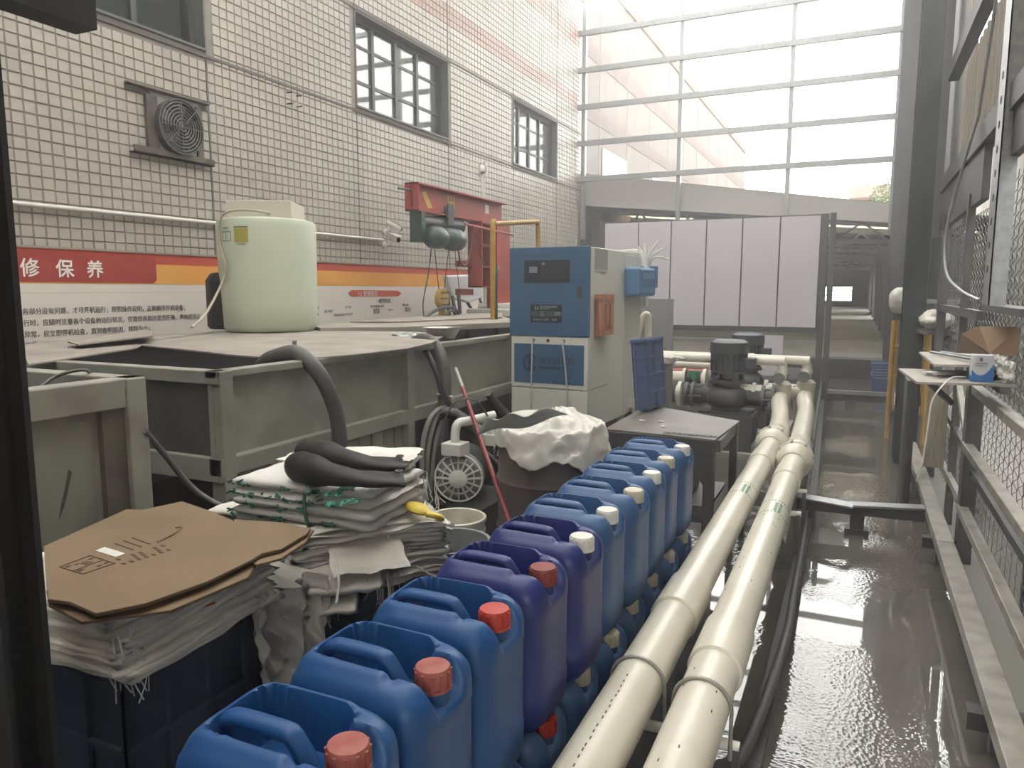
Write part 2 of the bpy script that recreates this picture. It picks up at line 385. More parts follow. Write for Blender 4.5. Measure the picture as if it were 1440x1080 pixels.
for i, y in enumerate((14.6, 17.5, 20.5, 23.5, 27, 31, 35, 40, 46, 52)):
    m = MB().bar((-6.9, y, zr(-6.9) - .1), (2.1, y, zr(2.1) - .1), .06, .1).bar((-6.9, y, 2.55), (2.1, y, 2.3), .05, .05)
    for q in range(9): x = -6.5 + q * 1.0; m.bar((x, y, 2.52 - (x + 6.5) * .028), (x + .5, y, zr(x + .5) - .14), .035, .035).bar((x + .5, y, zr(x + .5) - .14), (x + 1, y, 2.52 - (x + 7.5) * .028), .035, .035)
    struct(m.build('beam_%d' % (i + 1), steelM))
    for x in (-4.9, .65): struct(MB().bx(x - .08, x + .08, y - .08, y + .08, .37, zr(x) - .1).build('column_shed', steelM))
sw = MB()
for y0, z0, y1, z1 in rects_minus((14, .37), (56, 2.6), [(17, .37, 20, 2.0), (26, .6, 29, 2), (33, .5, 37, 2.1), (44, .5, 50, 2.2)]): sw.bx(1.0, 1.1, y0, y1, z0, z1)  # side openings added to let light onto the shed floor
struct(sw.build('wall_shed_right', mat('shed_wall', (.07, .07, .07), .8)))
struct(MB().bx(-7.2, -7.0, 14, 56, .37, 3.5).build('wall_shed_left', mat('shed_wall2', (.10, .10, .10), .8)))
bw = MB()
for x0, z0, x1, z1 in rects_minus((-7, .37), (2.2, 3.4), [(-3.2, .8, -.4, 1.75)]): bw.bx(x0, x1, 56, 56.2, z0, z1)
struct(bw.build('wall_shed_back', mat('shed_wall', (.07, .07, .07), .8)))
for k, (x, z0, z1) in enumerate(((-2.3, 1.15, 1.22), (-1.6, 1.42, 1.48))): struct(MB().bx(-3.2, -.4, 55.8, 55.95, z0, z1).build('trim_%d' % (k + 2), steelM))

# what is seen through the glazing: the same building running on, a lower red-roofed house and a tree
fb = MB().bx(-5.4, -5.02, 14.0, 36, 2.5, 7.85)
for y in range(15, 36, 2): fb.mi(1).bx(-5.02, -5.012, y, y + .03, 2.5, 7.85)
fb.mi(2).bx(-5.02, -5.008, 14, 36, 4.86, 5.14).bx(-5.02, -5.008, 14, 36, 6.05, 6.36).bx(-5.42, -4.98, 14, 36, 7.7, 7.9)
fb.mi(3)
for y in (15.2, 19.3, 23.4, 27.5, 31.5): fb.bx(-5.02, -5.0, y, y + 1.8, 3.5, 4.47)
tag(fb.build('office_building', [facM, groutM, facP, glassD]), 'pale pink tiled building running on behind the tall glazing', 'building')
h = thing('brick_house', 'low reddish building seen through the lower right of the glazing', 'building', (1.0, 64, 0))
MB().bx(-.3, 12, 62, 72, -.3, 8.4).build('wall', mat('house_wall', (.12, .08, .06), .8, col2=(.10, .065, .05), scale=2), h)
MB().plate([(-1.0, 61.2, 8.3), (12.8, 61.2, 8.3), (12.8, 67, 9.9), (-1.0, 67, 9.9)], .2).plate([(-1.0, 67, 9.9), (12.8, 67, 9.9), (12.8, 72.8, 8.3), (-1.0, 72.8, 8.3)], .2).build('roof', mat('house_roof', (.11, .065, .045), .8), h)
for x in (.8, 3.5, 6.5): f = MB().bx(x, x + 1.6, 61.9, 62.1, 5.6, 7.6).build('window', frameK, h); MB().bx(x + .12, x + 1.48, 61.86, 61.92, 5.72, 7.48).build('pane', glassD, f)
tr = thing('leafy_tree', 'green tree beside the low reddish building beyond the glazing', 'tree', (2.0, 58, 0))
MB().tube([(2.0, 58, -.3), (2.1, 58, 4.5), (2.0, 58.1, 8)], [.22, .17, .1]).build('trunk', mat('bark', (.10, .07, .05), .9), tr)
lf = MB()
for _ in range(1500):
    d = Vector((random.gauss(0, 1), random.gauss(0, 1), random.gauss(0, 1))).normalized() * (random.random() ** .4)
    p = Vector((2.0, 58, 7.6)) + Vector((d.x * 1.7, d.y * 1.7, d.z * 1.7)); a = Vector((random.uniform(-1, 1), random.uniform(-1, 1), random.uniform(-.6, .6))).normalized() * .14; q = a.cross(Vector((.3, .2, 1))).normalized() * .08
    lf.add([p - a, p + q, p + a, p - q], [(0, 1, 2, 3)])
o = lf.build('foliage', mat('leaf_green', (.10, .17, .045), .6, col2=(.16, .22, .07), scale=2), tr); o['kind'] = 'stuff'

struct(MB().bx(-5.3, .7, -2.7, -2.6, 0, 6.9).build('wall_back', mat('back_wall', (.30, .29, .27), .8)))
# scatter volume added to imitate lens glare around the glazing
hz = bpy.data.materials.new('glare_veil'); hz.use_nodes = True; hz.node_tree.nodes.clear()
ho_ = hz.node_tree.nodes.new('ShaderNodeOutputMaterial'); hv = hz.node_tree.nodes.new('ShaderNodeVolumeScatter'); hv.inputs['Density'].default_value = .022; hv.inputs['Anisotropy'].default_value = .55
hv.inputs['Color'].default_value = (1, .98, .96, 1); hz.node_tree.links.new(hv.outputs[0], ho_.inputs['Volume'])
struct(MB().bx(-4.99, .95, -2.55, 13.6, .01, 6.8).build('glare_veil', hz))
# roof over the hall: opaque sheets between unseen skylight bays added and widened to brighten the hall, carried by purlins
rr = MB(); y = -2.5
roof = []
while y < 13.6: roof.append((y, min(y + .85, 13.75))); y += 2.1
for y0, y1 in roof: rr.bx(-5.3, 1.0, y0, y1, 6.85, 6.89)
struct(rr.build('roof', mat('roof_sheet', (.20, .20, .20), .6)))
rl = MB()
for y0, y1 in roof: rl.bx(-5.3, 1.0, y1, y1 + 1.25 if y1 < 13 else y1 + .01, 6.87, 6.875)
struct(rl.build('added_roof_light', sheet_mat('added_roof_light_sheet', (.90, .90, .87), .7, .03)))

# ------------------------------------------------------------------ right side: columns, translucent sheets, chain-link fence
struct(MB().bx(2.1, 2.3, -4, 30, -.3, 4.8).build('wall_neighbour', mat('neighbour_wall', (.30, .285, .25), .85, col2=(.21, .20, .175), scale=1.5, mix=(.4, .7))))
def hcol(name, x0, x1, y0, y1, z0, z1, m=steelD, t=.014):
    mb = MB().bx(x0, x1, y0, y0 + t, z0, z1).bx(x0, x1, y1 - t, y1, z0, z1).bx((x0 + x1) / 2 - t / 2, (x0 + x1) / 2 + t / 2, y0 + t, y1 - t, z0, z1)
    return mb.build(name, m)
colM = mat('column_paint', (.032, .037, .04), .5, col2=(.024, .027, .029), scale=4)
struct(hcol('column_1', .42, .66, 13.3, 13.62, 0, 6.85, colM))
struct(hcol('column_2', .36, .53, 7.2, 7.5, 0, 6.85, colM))
for i, (y, x) in enumerate(((10.4, .62), (9.0, .62))): struct(hcol('column_%d' % (i + 3), x, x + .12, y, y + .14, 0, 6.85, steelM))
# dark cladding beyond the big column, with narrow slits of daylight
cl = MB()
for y0, z0, y1, z1 in rects_minus((7.5, 1.45), (13.3, 6.85), [(10.65, 3.6, 11.0, 4.6), (10.65, 3.05, 11.0, 3.4), (10.65, 2.6, 11.0, 2.8), (11.6, 2.65, 12.3, 3.15), (11.6, 3.35, 12.3, 4.0), (11.6, 4.3, 12.3, 4.9)]): cl.bx(.78, .80, y0, y1, z0, z1)
struct(cl.build('wall_cladding', colM))
db = thing('dark_sheet_panel', 'large dark sheet panel hung behind the tall steel column', 'panel', (.60, 7.4, 1.43))
MB().bx(.565, .82, 7.55, 7.57, 1.43, 1.98).build('sheet', colM, db); MB().bx(.56, .83, 7.53, 7.59, 1.40, 1.44).build('bottom_rail', railM, db)
FX = .60
# corrugated translucent sheets in the upper bays
corr = sheet_mat('rib_sheet', (.33, .30, .25), .0, .03, .3)
k = 0
for y0, y1, z0, z1 in ((4.95, 6.85, 2.45, 3.20), (4.95, 6.85, 3.34, 4.3), (4.95, 6.85, 4.4, 5.6), (2.2, 4.25, 2.30, 3.25), (2.2, 4.25, 3.4, 4.6), (4.3, 4.9, 2.45, 3.2), (4.3, 4.9, 3.34, 4.6), (-2.6, 2.15, 2.3, 6.85), (2.2, 4.25, 4.6, 6.85), (4.3, 7.2, 5.6, 6.85)):
    def ff(u, v):
        y = y0 + (y1 - y0) * u; ph = (y / .16) % 1; d = .045 * (1 if ph < .35 else (1 - (ph - .35) / .12 if ph < .47 else (0 if ph < .86 else (ph - .86) / .14)))
        return Vector((FX + .05 + d, y, z0 + (z1 - z0) * v))
    k += 1; struct(MB().grid(ff, int((y1 - y0) / .02), 2).build('sheet_%d' % k, corr))
g = MB()
for z in (2.38, 3.27, 4.35, 5.65): g.bx(FX - .03, FX + .05, 2.0, 7.2, z - .06, z + .06)
struct(g.build('girt', colM))
pl = MB().bx(FX - .01, FX + .03, 2.0, 4.25, 2.12, 2.33).bx(FX - .01, FX + .03, 4.9, 7.2, 2.02, 2.42)
struct(pl.build('wall_kick_plate', steelD))
# galvanised punched post
gp = thing('punched_post', 'galvanised post with a row of punched holes above the shelf', 'post', (FX, 4.2, 1.45))
gm = MB().bx(FX - .05, FX - .044, 4.06, 4.25, 1.45, 6.8).bx(FX - .05, FX + .02, 4.06, 4.07, 1.45, 6.8).bx(FX - .05, FX + .02, 4.24, 4.25, 1.45, 6.8)
gm.build('channel', galvM, gp)
hl = MB()
for z in [1.62 + .11 * i for i in range(9)] + [2.9 + .22 * i for i in range(10)]: hl.lathe([(.018, 0), (.018, .002)], (FX - .0525, 4.155, z), 10, 'x')
hl.build('punched_hole', steelDD, gp)['kind'] = 'stuff'
# fence: posts, rails, zigzag wire
fe = thing('chain_link_fence', 'grey steel framed chain link fence along the right of the wet walkway', 'fence', (FX, 4.6, 0))
for y, w in ((2.6, .05), (4.62, .06), (6.7, .05), (5.35, .035), (3.6, .024)):
    z1 = 1.0 if w < .03 else (2.1 if w < .055 else 1.02); xo = .11 if w < .03 else 0
    MB().bx(FX - w * .6 + xo, FX + w * .6 + xo, y - w, y + w, -.05, z1).build('post', steelM, fe, bevel=.004)
for z, x in ((.995, 0), (.68, -.02), (.33, -.02)): MB().bx(FX - .025 + x, FX + .025 + x, 1.8, 4.62, z - .022, z + .022).build('rail', railM, fe, bevel=.004)
MB().bx(FX, FX + .04, 1.8, 4.6, .52, .56).build('rail', steelM, fe)
MB().bx(FX - .02, FX + .02, 4.62, 7.2, 1.36, 1.41).build('rail', steelM, fe); MB().bx(FX - .05, FX + .06, 3.3, 4.3, 1.42, 1.45).build('rail', steelM, fe)
MB().bar((FX, 4.62, .62), (FX, 5.35, .95), .03, .04).build('brace', railM, fe); MB().bar((FX, 4.66, .62), (FX, 6.2, .70), .03, .04).build('rail', steelM, fe)
MB().bar((FX - .02, 4.66, .36), (FX - .02, 6.4, .34), .03, .04).build('rail', railM, fe)
wm = MB(); P_ = .058; A_ = .03
y = 1.9; q = 0
while y < 7.2:
    zt = 2.1 if y < 4.9 else 2.03
    pts = []; n = int(zt / (P_ * .5))
    for i in range(n + 1): pts.append((FX + .085 + (.004 if i % 2 else -.004), y + (A_ if (i + q) % 2 else -A_) * .98, .02 + i * P_ * .5))
    wm.tube(pts, .0021, 3, caps=False); y += A_ * 2; q += 1
    
wm.build('wire_mesh', mat('mesh_wire', (.045, .045, .042), .5), fe)['kind'] = 'stuff'
kb = MB().bx(FX - .06, FX + .1, 1.0, 7.2, -.01, .03); kb.build('base_plate', mat('kerb_conc', (.22, .21, .19), .8), fe)
# long low guard beam on cross bearers along the walkway
gb = thing('guard_beam', 'long worn steel beam lying on bearers along the walkway fence', 'beam', (.49, 5, 0))
MB().bx(.445, .53, .9, 4.35, .145, .205).bx(.445, .53, 4.36, 10.6, .145, .205).build('beam', railM, gb, bevel=.004)
for y in (2.72, 4.62, 6.6, 8.4): MB().bx(.40, .60, y - .035, y + .035, .085, .145).bx(.47, .51, y - .03, y + .03, 0, .085).build('bearer', steelD, gb)
# transverse frame of the lower wet basin
tf = thing('cross_frame', 'bent steel cross frame on a stub leg over the near wet basin', 'frame', (.1, 4.95, 0))
MB().plate([(-.29, 4.95, .20), (.04, 4.83, .205), (.04, 4.93, .21), (-.29, 5.05, .205)], .01).plate([(.02, 4.87, .205), (.44, 5.0, .20), (.44, 5.1, .20), (.02, 4.97, .205)], .012).build('top_strip', galvM, tf)
MB().bar((-.29, 5.0, .155), (.44, 5.03, .155), .06, .08).build('beam', steelD, tf); MB().bx(.03, .11, 4.96, 5.04, 0, .12).bx(.0, .14, 4.95, 5.06, 0, .03).build('leg', steelD, tf)
tf2 = thing('far_cross_frame', 'low steel cross frame at the far end of the walkway', 'frame', (0, 10.6, 0))
MB().bar((-.40, 10.6, .18), (.5, 10.6, .18), .07, .05).build('top_strip', galvM, tf2)
MB().bar((-.40, 10.62, .11), (.5, 10.62, .11), .05, .09).build('beam', steelD, tf2)
for x in (-.28, -.02): MB().bx(x - .06, x + .06, 10.55, 10.68, 0, .07).build('leg', steelD, tf2)
se = MB().bar((-.20, 5.05, .05), (-.36, 10.6, .05), .05, .10).bar((-.22, 1.0, .03), (-.22, 5.0, .03), .05, .06)
struct(se.build('kerb', steelD))
tag(MB().tube(spline([(-.36, 10.2, .35), (-.33, 8.2, .18), (-.27, 6.0, .10), (-.22, 4.8, .08), (-.20, 3.6, .09), (-.19, 2.9, .14), (-.24, 2.2, .12), (-.30, 1.9, .2), (-.33, 1.4, .12), (-.36, .8, .1)], 6), .019, 10).build('rubber_cable', mat('cable_grey', (.06, .06, .06), .5), smooth=60), 'thick black cable trailing beside the right white pipe', 'cable')
# shelf plates, box and litter on the fence shelf
shelfM = mat('shelf_plate', (.36, .335, .29), .7, col2=(.27, .25, .22), scale=6)
sh = thing('fence_shelf', 'thin grey plate shelf sticking out over the walkway, lower of two', 'shelf', (.45, 3.9, 1.12))
MB().plate([(.255, 3.665, 1.12), (.208, 4.265, 1.12), (.63, 4.31, 1.12), (.63, 3.73, 1.12)], .010).build('plate', shelfM, sh)
MB().bar((.31, 3.80, 1.108), (.42, 3.92, 1.0), .016, .024).build('bracket', steelM, sh); MB().bar((.28, 4.0, 1.108), (.295, 4.02, .965), .016, .024).build('bracket', steelM, sh); MB().bx(.57, .61, 3.70, 4.24, 1.08, 1.11).build('bearer', steelM, sh)
sh2 = thing('fence_shelf', 'warped plate shelf just above and behind the lower plate shelf', 'shelf', (.45, 4.1, 1.2))
MB().plate([(.331, 3.835, 1.185), (.308, 4.43, 1.197), (.64, 4.45, 1.197), (.64, 3.89, 1.189)], .010).build('plate', shelfM, sh2); MB().bx(.52, .55, 3.95, 4.38, 1.12, 1.186).build('support', steelM, sh2)
bxx = thing('medicine_box', 'small blue and white carton standing on the grey plate shelf', 'box', (.51, 3.81, 1.12))
cW, cB, cK = mat('carton_white', (.50, .51, .53), .5), mat('carton_blue', (.02, .14, .40), .5), mat('carton_logo', (.10, .08, .12), .5)
MB().bx(.471, .553, 3.773, 3.85, 1.1205, 1.237).build('carton', cW, bxx, bevel=.0015)
MB().bx(.4698, .5542, 3.772, 3.85, 1.121, 1.146).bx(.551, .5542, 3.772, 3.85, 1.146, 1.19).bx(.5532, .5545, 3.774, 3.848, 1.12, 1.22).build('blue_band', cB, bxx)
wv = MB()
for i in range(12): t = i / 12; wv.bx(.4715 + .081 * t, .4715 + .081 * (t + 1 / 12), 3.7715, 3.773, 1.140, 1.149 + .038 * (2 * t - .72) ** 2)
wv.build('wave_print', cB, bxx); MB().bx(.498, .509, 3.7715, 3.773, 1.212, 1.226).build('logo_print', cK, bxx)
MB().bx(.483, .53, 3.7715, 3.773, 1.200, 1.2022).bx(.483, .515, 3.7715, 3.773, 1.191, 1.193).build('print_line', cK, bxx)
def lump(name, c, r, m, label, cat, seed, amp=.2, n=18, parent=None):
    def f(u, v):
        t, p = u * 2 * PI, (v - .5) * PI * .995; d = Vector((math.cos(t) * math.cos(p), math.sin(t) * math.cos(p), math.sin(p))); q = Vector((seed * 3.7, seed, 0))
        s = 1 + amp * (noise.noise(d * 1.3 + q) * .9 - abs(noise.noise(d * 3.1 + q)) * .8 + noise.noise(d * 6.5 + q) * .35)
        return Vector((c[0] + d.x * s * r[0], c[1] + d.y * s * r[1], max(c[2] + d.z * s * r[2], c[2] - r[2] * .92)))
    o = MB().grid(f, n * 3, int(n * 1.5), True).build(name, m, parent, smooth=70)
    return tag(o, label, cat) if label else o
lump('plastic_sack', (.592, 3.95, 1.172), (.045, .12, .056), filmM, 'crumpled dirty white plastic sack behind the small blue carton', 'sack', 3, .5)
lump('plastic_sack', (.60, 3.80, 1.165), (.035, .075, .05), filmM, 'second crumpled dirty plastic sack at the far right of the shelf', 'sack', 4, .5)
lump('paper_scrap', (.362, 3.965, 1.130), (.07, .046, .011), sackM, 'crumpled white paper scrap on the lower plate shelf', 'paper', 5, .5)
for i, (p, q) in enumerate((((.354, 4.31, 1.206), (.508, 3.90, 1.206)), ((.40, 4.33, 1.206), (.57, 3.93, 1.208)))):
    tag(MB().tube([p, q], .007, 8).build('metal_tube', galvM, smooth=60), ['thin metal tube lying on the warped plate shelf, longer one', 'thin metal tube lying on the warped plate shelf, shorter one'][i], 'tube')
tag(MB().tube(spline([(.462, 3.865, 1.13), (.40, 3.773, 1.135), (.354, 3.65, 1.112), (.316, 3.634, 1.043), (.308, 3.65, .927), (.30, 3.70, .735), (.285, 3.735, .66)]), .0035, 6).build('white_wire', whiteP), 'thin pale wire hanging down from the plate shelf edge', 'wire')
tag(MB().tube(spline([(.555, 3.76, 1.126), (.58, 3.755, 1.126), (.60, 3.75, 1.126), (.625, 3.745, 1.126)]), .005, 6).build('loose_cord', railM), 'grey cord lying on the shelf right of the carton', 'string')
cdb = thing('carton_flap', 'brown cardboard flap leaning on the fence above the shelf', 'cardboard', (.6, 4, 1.23))
MB().plate([(.478, 4.274, 1.304), (.555, 3.927, 1.235), (.66, 3.92, 1.228), (.66, 3.93, 1.358), (.525, 4.08, 1.350)], .005, (0, 1, .1)).build('sheet', mat('card_brown', (.22, .135, .08), .8), cdb); MB().plate([(.462, 4.312, 1.204), (.478, 4.274, 1.304), (.555, 3.94, 1.231)], .005, (1, 0, 0)).build('flap', cardD, cdb)
tag(MB().tube(spline([(.56, 5.0, 2.5), (.50, 5.15, 2.15), (.46, 5.2, 1.85), (.47, 5.1, 1.62), (.52, 4.85, 1.52), (.545, 4.3, 1.47)]), .009, 8).tube([(.56, 5.0, 2.5), (.585, 4.7, 3.3)], .009, 8).build('grey_conduit', galvM, smooth=60), 'grey flexible conduit looping down beside the punched post', 'cable')
# hanging wood board and small plates below the shelf
tag(MB().bx(.44, .56, 5.38, 5.40, .38, .97).build('worn_plank', mat('old_plank', (.30, .26, .20), .8, col2=(.20, .17, .13), scale=12, stretch=(6, 6, 1))), 'upright worn pale plank under the plate shelf by the fence', 'plank')
tag(MB().bx(.34, .42, 6.0, 6.02, .0, .93).bx(.34, .36, 5.7, 6.0, .0, .9).build('dark_cover_plate', steelM), 'dark upright cover plate between guard beam and plank', 'plate')
# yellow tubular railings
def railing(x0, x1, y, label):
    r = thing('yellow_railing', label, 'railing', ((x0 + x1) / 2, y, 0))
    MB().tube([(x0, y, 0), (x0, y, 1.20), (x0 + .02, y, 1.25), (x1 - .02, y, 1.25), (x1, y, 1.20), (x1, y, 0)], .022, 10).build('frame', yellowM, r, smooth=60)
    for z in (.65, .95): MB().tube([(x0, y, z), (x1, y, z)], .014, 8).build('rail', yellowM, r, smooth=60)
    for t in (.35, .68): MB().tube([(x0 + (x1 - x0) * t, y, .3), (x0 + (x1 - x0) * t, y, 1.25)], .011, 8).build('baluster', yellowM, r, smooth=60)
railing(.345, .445, 8.45, 'yellow tube railing left of the tall steel column')
railing(.575, .655, 8.2, 'yellow tube railing right of the tall steel column')
# rolled bags on the railings
lump('rolled_bag', (.36, 7.9, 1.42), (.10, .16, .13), sackD, 'bundled dirty white sack perched left of the tall column', 'sack', 11, .14)
MB().bx(.30, .62, 7.85, 7.95, 1.24, 1.30).bx(.44, .48, 7.88, 7.92, 0, 1.24).build('support_bar', steelM); tag(bpy.data.objects['support_bar'], 'steel bar carrying the two dirty white sacks at the column', 'bar')
lump('rolled_bag', (.60, 7.0, 1.28), (.13, .22, .085), sackD, 'flattened dirty white sack lying right of the tall column', 'sack', 12, .2)
tag(MB().bx(.46, .72, 6.75, 7.2, 1.165, 1.195).bx(.58, .64, 7.0, 7.06, 0, 1.17).build('sack_ledge', steelM), 'dark steel ledge under the flattened sack right of column', 'ledge')
# stack of blue crates far along the walkway
for k in range(6):
    t = thing('blue_tray', ('deep dark blue bottom tray of the far walkway stack', 'blue plastic tray second from the bottom of the far stack', 'blue plastic tray third from the bottom of the far stack', 'blue plastic tray third from the top of the far stack', 'blue plastic tray just below the topmost of the far stack')[k], 'tray', (.37, 12.2, .05 * k), 'trays in the far stack') if k < 5 else thing('blue_tray', 'topmost blue plastic tray of the far walkway stack', 'tray', (.37, 12.2, .30))
    z = .055 * k + .001 if k else .001
    hgt = .25 if k == 0 else .05
    z = .001 if k == 0 else .252 + .042 * (k - 1)
    dx = random.uniform(-.015, .015)
    MB().bx(.245 + dx, .51 + dx, 11.95, 12.35, z, z + .012).bx(.245 + dx, .255 + dx, 11.95, 12.35, z, z + (hgt if k == 0 else .041)).bx(.50 + dx, .51 + dx, 11.95, 12.35, z, z + (hgt if k == 0 else .041)).bx(.245 + dx, .51 + dx, 11.95, 11.96, z, z + (hgt if k == 0 else .041)).bx(.245 + dx, .51 + dx, 12.34, 12.35, z, z + (hgt if k == 0 else .041)).build('body', crateL if k else mat('tray_dark', (.03, .06, .17), .5), t)
    MB().bx(.235 + dx, .52 + dx, 11.94, 11.952, z + (hgt - .012 if k == 0 else .028), z + (hgt if k == 0 else .041)).build('rim', mat('tray_rim', (.20, .28, .45), .5), t)

# ------------------------------------------------------------------ things on the left wall
x = WX + .012
po = thing('safety_board', 'long red, orange and white printed notice board on the tiled wall', 'notice board', (WX, 6.2, 1.4))
MB().bx(WX + .0, x, 2.3, 9.7, .9, 1.80).build('backing', whitePrint, po)
MB().bx(x, x + .002, 2.3, 9.7, 1.72, 1.80).build('red_band', redP, po); MB().bx(x, x + .0015, 2.3, 9.7, 1.565, 1.72).build('orange_band', orangeP, po)
MB().plate([(x + .004, 2.3, 1.575), (x + .004, 4.07, 1.575), (x + .004, 4.10, 1.60), (x + .004, 4.10, 1.775), (x + .004, 2.3, 1.785)], .002, (-1, 0, 0)).build('title_panel', redPd, po)
MB().bx(WX, x + .012, 2.3, 9.72, 1.80, 1.815).bx(WX, x + .012, 9.70, 9.72, .9, 1.80).build('frame', mat('board_frame', (.30, .25, .2), .5), po)
whiteInk = mat('white_letters', (.78, .76, .72), .6)
for s_, y in (('维', 2.80), ('修', 3.055), ('保', 3.295), ('养', 3.52)): text(s_, .13, whiteInk, po, WALLM(y, 1.62, x + .006), 'title_character', bold=.002)
for s_, y, z, sz in (('各部分没有问题，才可开机运行；按照操作说明，正确顺序开启设备；', 3.05, 1.362, .0475), ('行时，应随时注意各个设备的运行状况，仪器仪表指示是否正确，声响是否正', 3.05, 1.285, .0475), ('异常，应立即停机检查，直到查明原因，排除为止；', 3.05, 1.21, .0475), ('如果出现异常的情况，按照生产实际', 3.05, 1.14, .0475)):
    text(s_, sz, inkK, po, WALLM(y, z, x + .002), 'notice_line', sx=.905)
tl = MB()
for z in (1.50,): tl.bx(x, x + .001, 2.5, 4.58, z, z + .003)
tl.bx(x, x + .001, 4.58, 4.583, .95, 1.503).build('thin_border', mat('faint_line', (.55, .42, .38), .6), po)
MB().plate([(x + .003, y, z) for y, z in ((6.5, 1.485), (6.56, 1.52), (7.46, 1.515), (7.53, 1.48), (7.46, 1.445), (6.56, 1.45))], .002, (-1, 0, 0)).build('ribbon', redP, po)
text('J L 管理规范', .062, whiteInk, po, WALLM(6.68, 1.458, x + .0045), 'ribbon_lettering', sx=1.1)
text('一级管理负责二', .058, inkK, po, WALLM(7.02, 1.375, x + .002), 'heading_line', sx=.8); text('一级负责二', .058, inkK, po, WALLM(8.55, 1.37, x + .002), 'heading_line', sx=.8)
for y, z, s_ in ((6.1, 1.29, '部门 职责'), (6.25, 1.245, '管理内容要求'), (6.45, 1.325, '生产部'), (6.45, 1.25, '安全生产'), (6.9, 1.325, '管理 设备保养 检查'), (6.95, 1.285, '设备维护'), (6.95, 1.255, '日常点检'), (7.25, 1.28, '负责人'), (7.55, 1.33, '班组 检查'), (7.6, 1.29, '操作人员'), (7.6, 1.26, '维修记录'), (8.7, 1.32, '检查'), (8.75, 1.28, '记录'), (5.95, 1.33, '安 全'), (5.95, 1.26, '要求')):
    text(s_, .032, mat('grey_ink', (.22, .2, .2), .7), po, WALLM(y, z, x + .002), 'table_entry')
# pipe along the wall, cameras
cd = tag(MB().tube([(WX + .03, 2.2, 2.075), (WX + .03, 7.15, 2.09)], .016, 10).build('wall_conduit', mat('conduit_white', (.62, .60, .55), .4), smooth=60), 'white conduit pipe running along the tiled wall to the cameras', 'pipe')
for i, (p0, d, z) in enumerate((((WX + .14, 7.22, 2.26), Vector((.6, .25, -.35)), 2.26), ((WX + .16, 7.20, 2.11), Vector((.75, -.45, -.25)), 2.1))):
    t = thing('security_camera', ['white bullet security camera, upper one aiming away along the wall', 'white bullet security camera, lower one with dark lens showing'][i], 'camera', p0)
    d = d.normalized(); p = Vector(p0)
    MB().tube([p - d * .09, p - d * .088, p + d * .09, p + d * .095], [.025, .038, .038, .03], 14).build('body', whiteP, t, smooth=50)
    MB().tube([p + d * .09, p + d * .100], .027, 14).build('lens', panelK, t); MB().bar(p - d * .07 + Vector((0, 0, .04)), p + d * .12 + Vector((0, 0, .042)), .085, .006).build('sunshield', whiteP, t)
    MB().tube([p - d * .02 - Vector((0, 0, .03)), (WX + .07, p.y, p.z - .07), (WX + .008, p.y, p.z - .07)], .010, 8).lathe([(.035, 0), (.035, .02)], (WX, p.y, p.z - .07), 12, 'x').build('bracket', whiteP, t)
# exhaust fan with its two angle irons
fy, fz = 4.36, 2.80
fn = thing('exhaust_fan', 'round black wall fan held between two rusty angle irons', 'fan', (WX, fy, fz))
rust = mat('rusty_iron', (.075, .058, .046), .7, col2=(.12, .10, .085), scale=12)
MB().bx(WX, WX + .05, fy - .43, fy + .33, fz + .24, fz + .25).bx(WX, WX + .008, fy - .43, fy + .33, fz + .20, fz + .25).build('angle_iron', rust, fn); MB().bx(WX, WX + .06, fy - .42, fy + .34, fz - .255, fz - .245).bx(WX + .05, WX + .06, fy - .42, fy + .34, fz - .255, fz - .20).build('angle_iron', rust, fn)
MB().bx(WX, WX + .03, fy - .27, fy - .17, fz - .24, fz + .20).build('side_bar', rust, fn); MB().bx(WX, WX + .03, fy + .20, fy + .26, fz - .24, fz + .20).build('side_bar', rust, fn)
MB().bx(WX + .0, WX + .012, fy - .22, fy + .24, fz - .24, fz + .23).build('square_plate', mat('fan_plate', (.30, .285, .26), .6), fn)
MB().lathe([(.205, .012), (.215, .09), (.20, .09), (.195, .02), (.0, .018)], (WX, fy, fz), 36, 'x', False).build('shroud', mat('fan_shroud', (.06, .062, .06), .5), fn, smooth=40)
gr = MB()
for r in (.035, .06, .085, .11, .135, .16, .185): gr.tube([(WX + .088 + .012 * (1 - r / .2), fy + r * math.cos(t * PI / 14), fz + r * math.sin(t * PI / 14)) for t in range(28)], .0035, 4, closed=True)
for t in range(4): a_ = t * PI / 4; gr.bar((WX + .09, fy - .2 * math.cos(a_), fz - .2 * math.sin(a_)), (WX + .09, fy + .2 * math.cos(a_), fz + .2 * math.sin(a_)), .006, .004)
gr.build('wire_guard', mat('guard_wire', (.16, .16, .15), .4), fn)
for t in range(5):
    a0 = t * 2 * PI / 5; MB().plate([(WX + .045 + .03 * s2, fy + r * math.cos(a0 + da), fz + r * math.sin(a0 + da)) for r, da, s2 in ((.04, 0, 0), (.18, -.2, 0), (.185, .45, 1), (.05, .5, 1))], .003, (1, 0, 0)).build('blade', steelD, fn)
MB().lathe([(.045, .03), (.045, .075), (.02, .08)], (WX, fy, fz), 18, 'x').build('hub', steelD, fn)
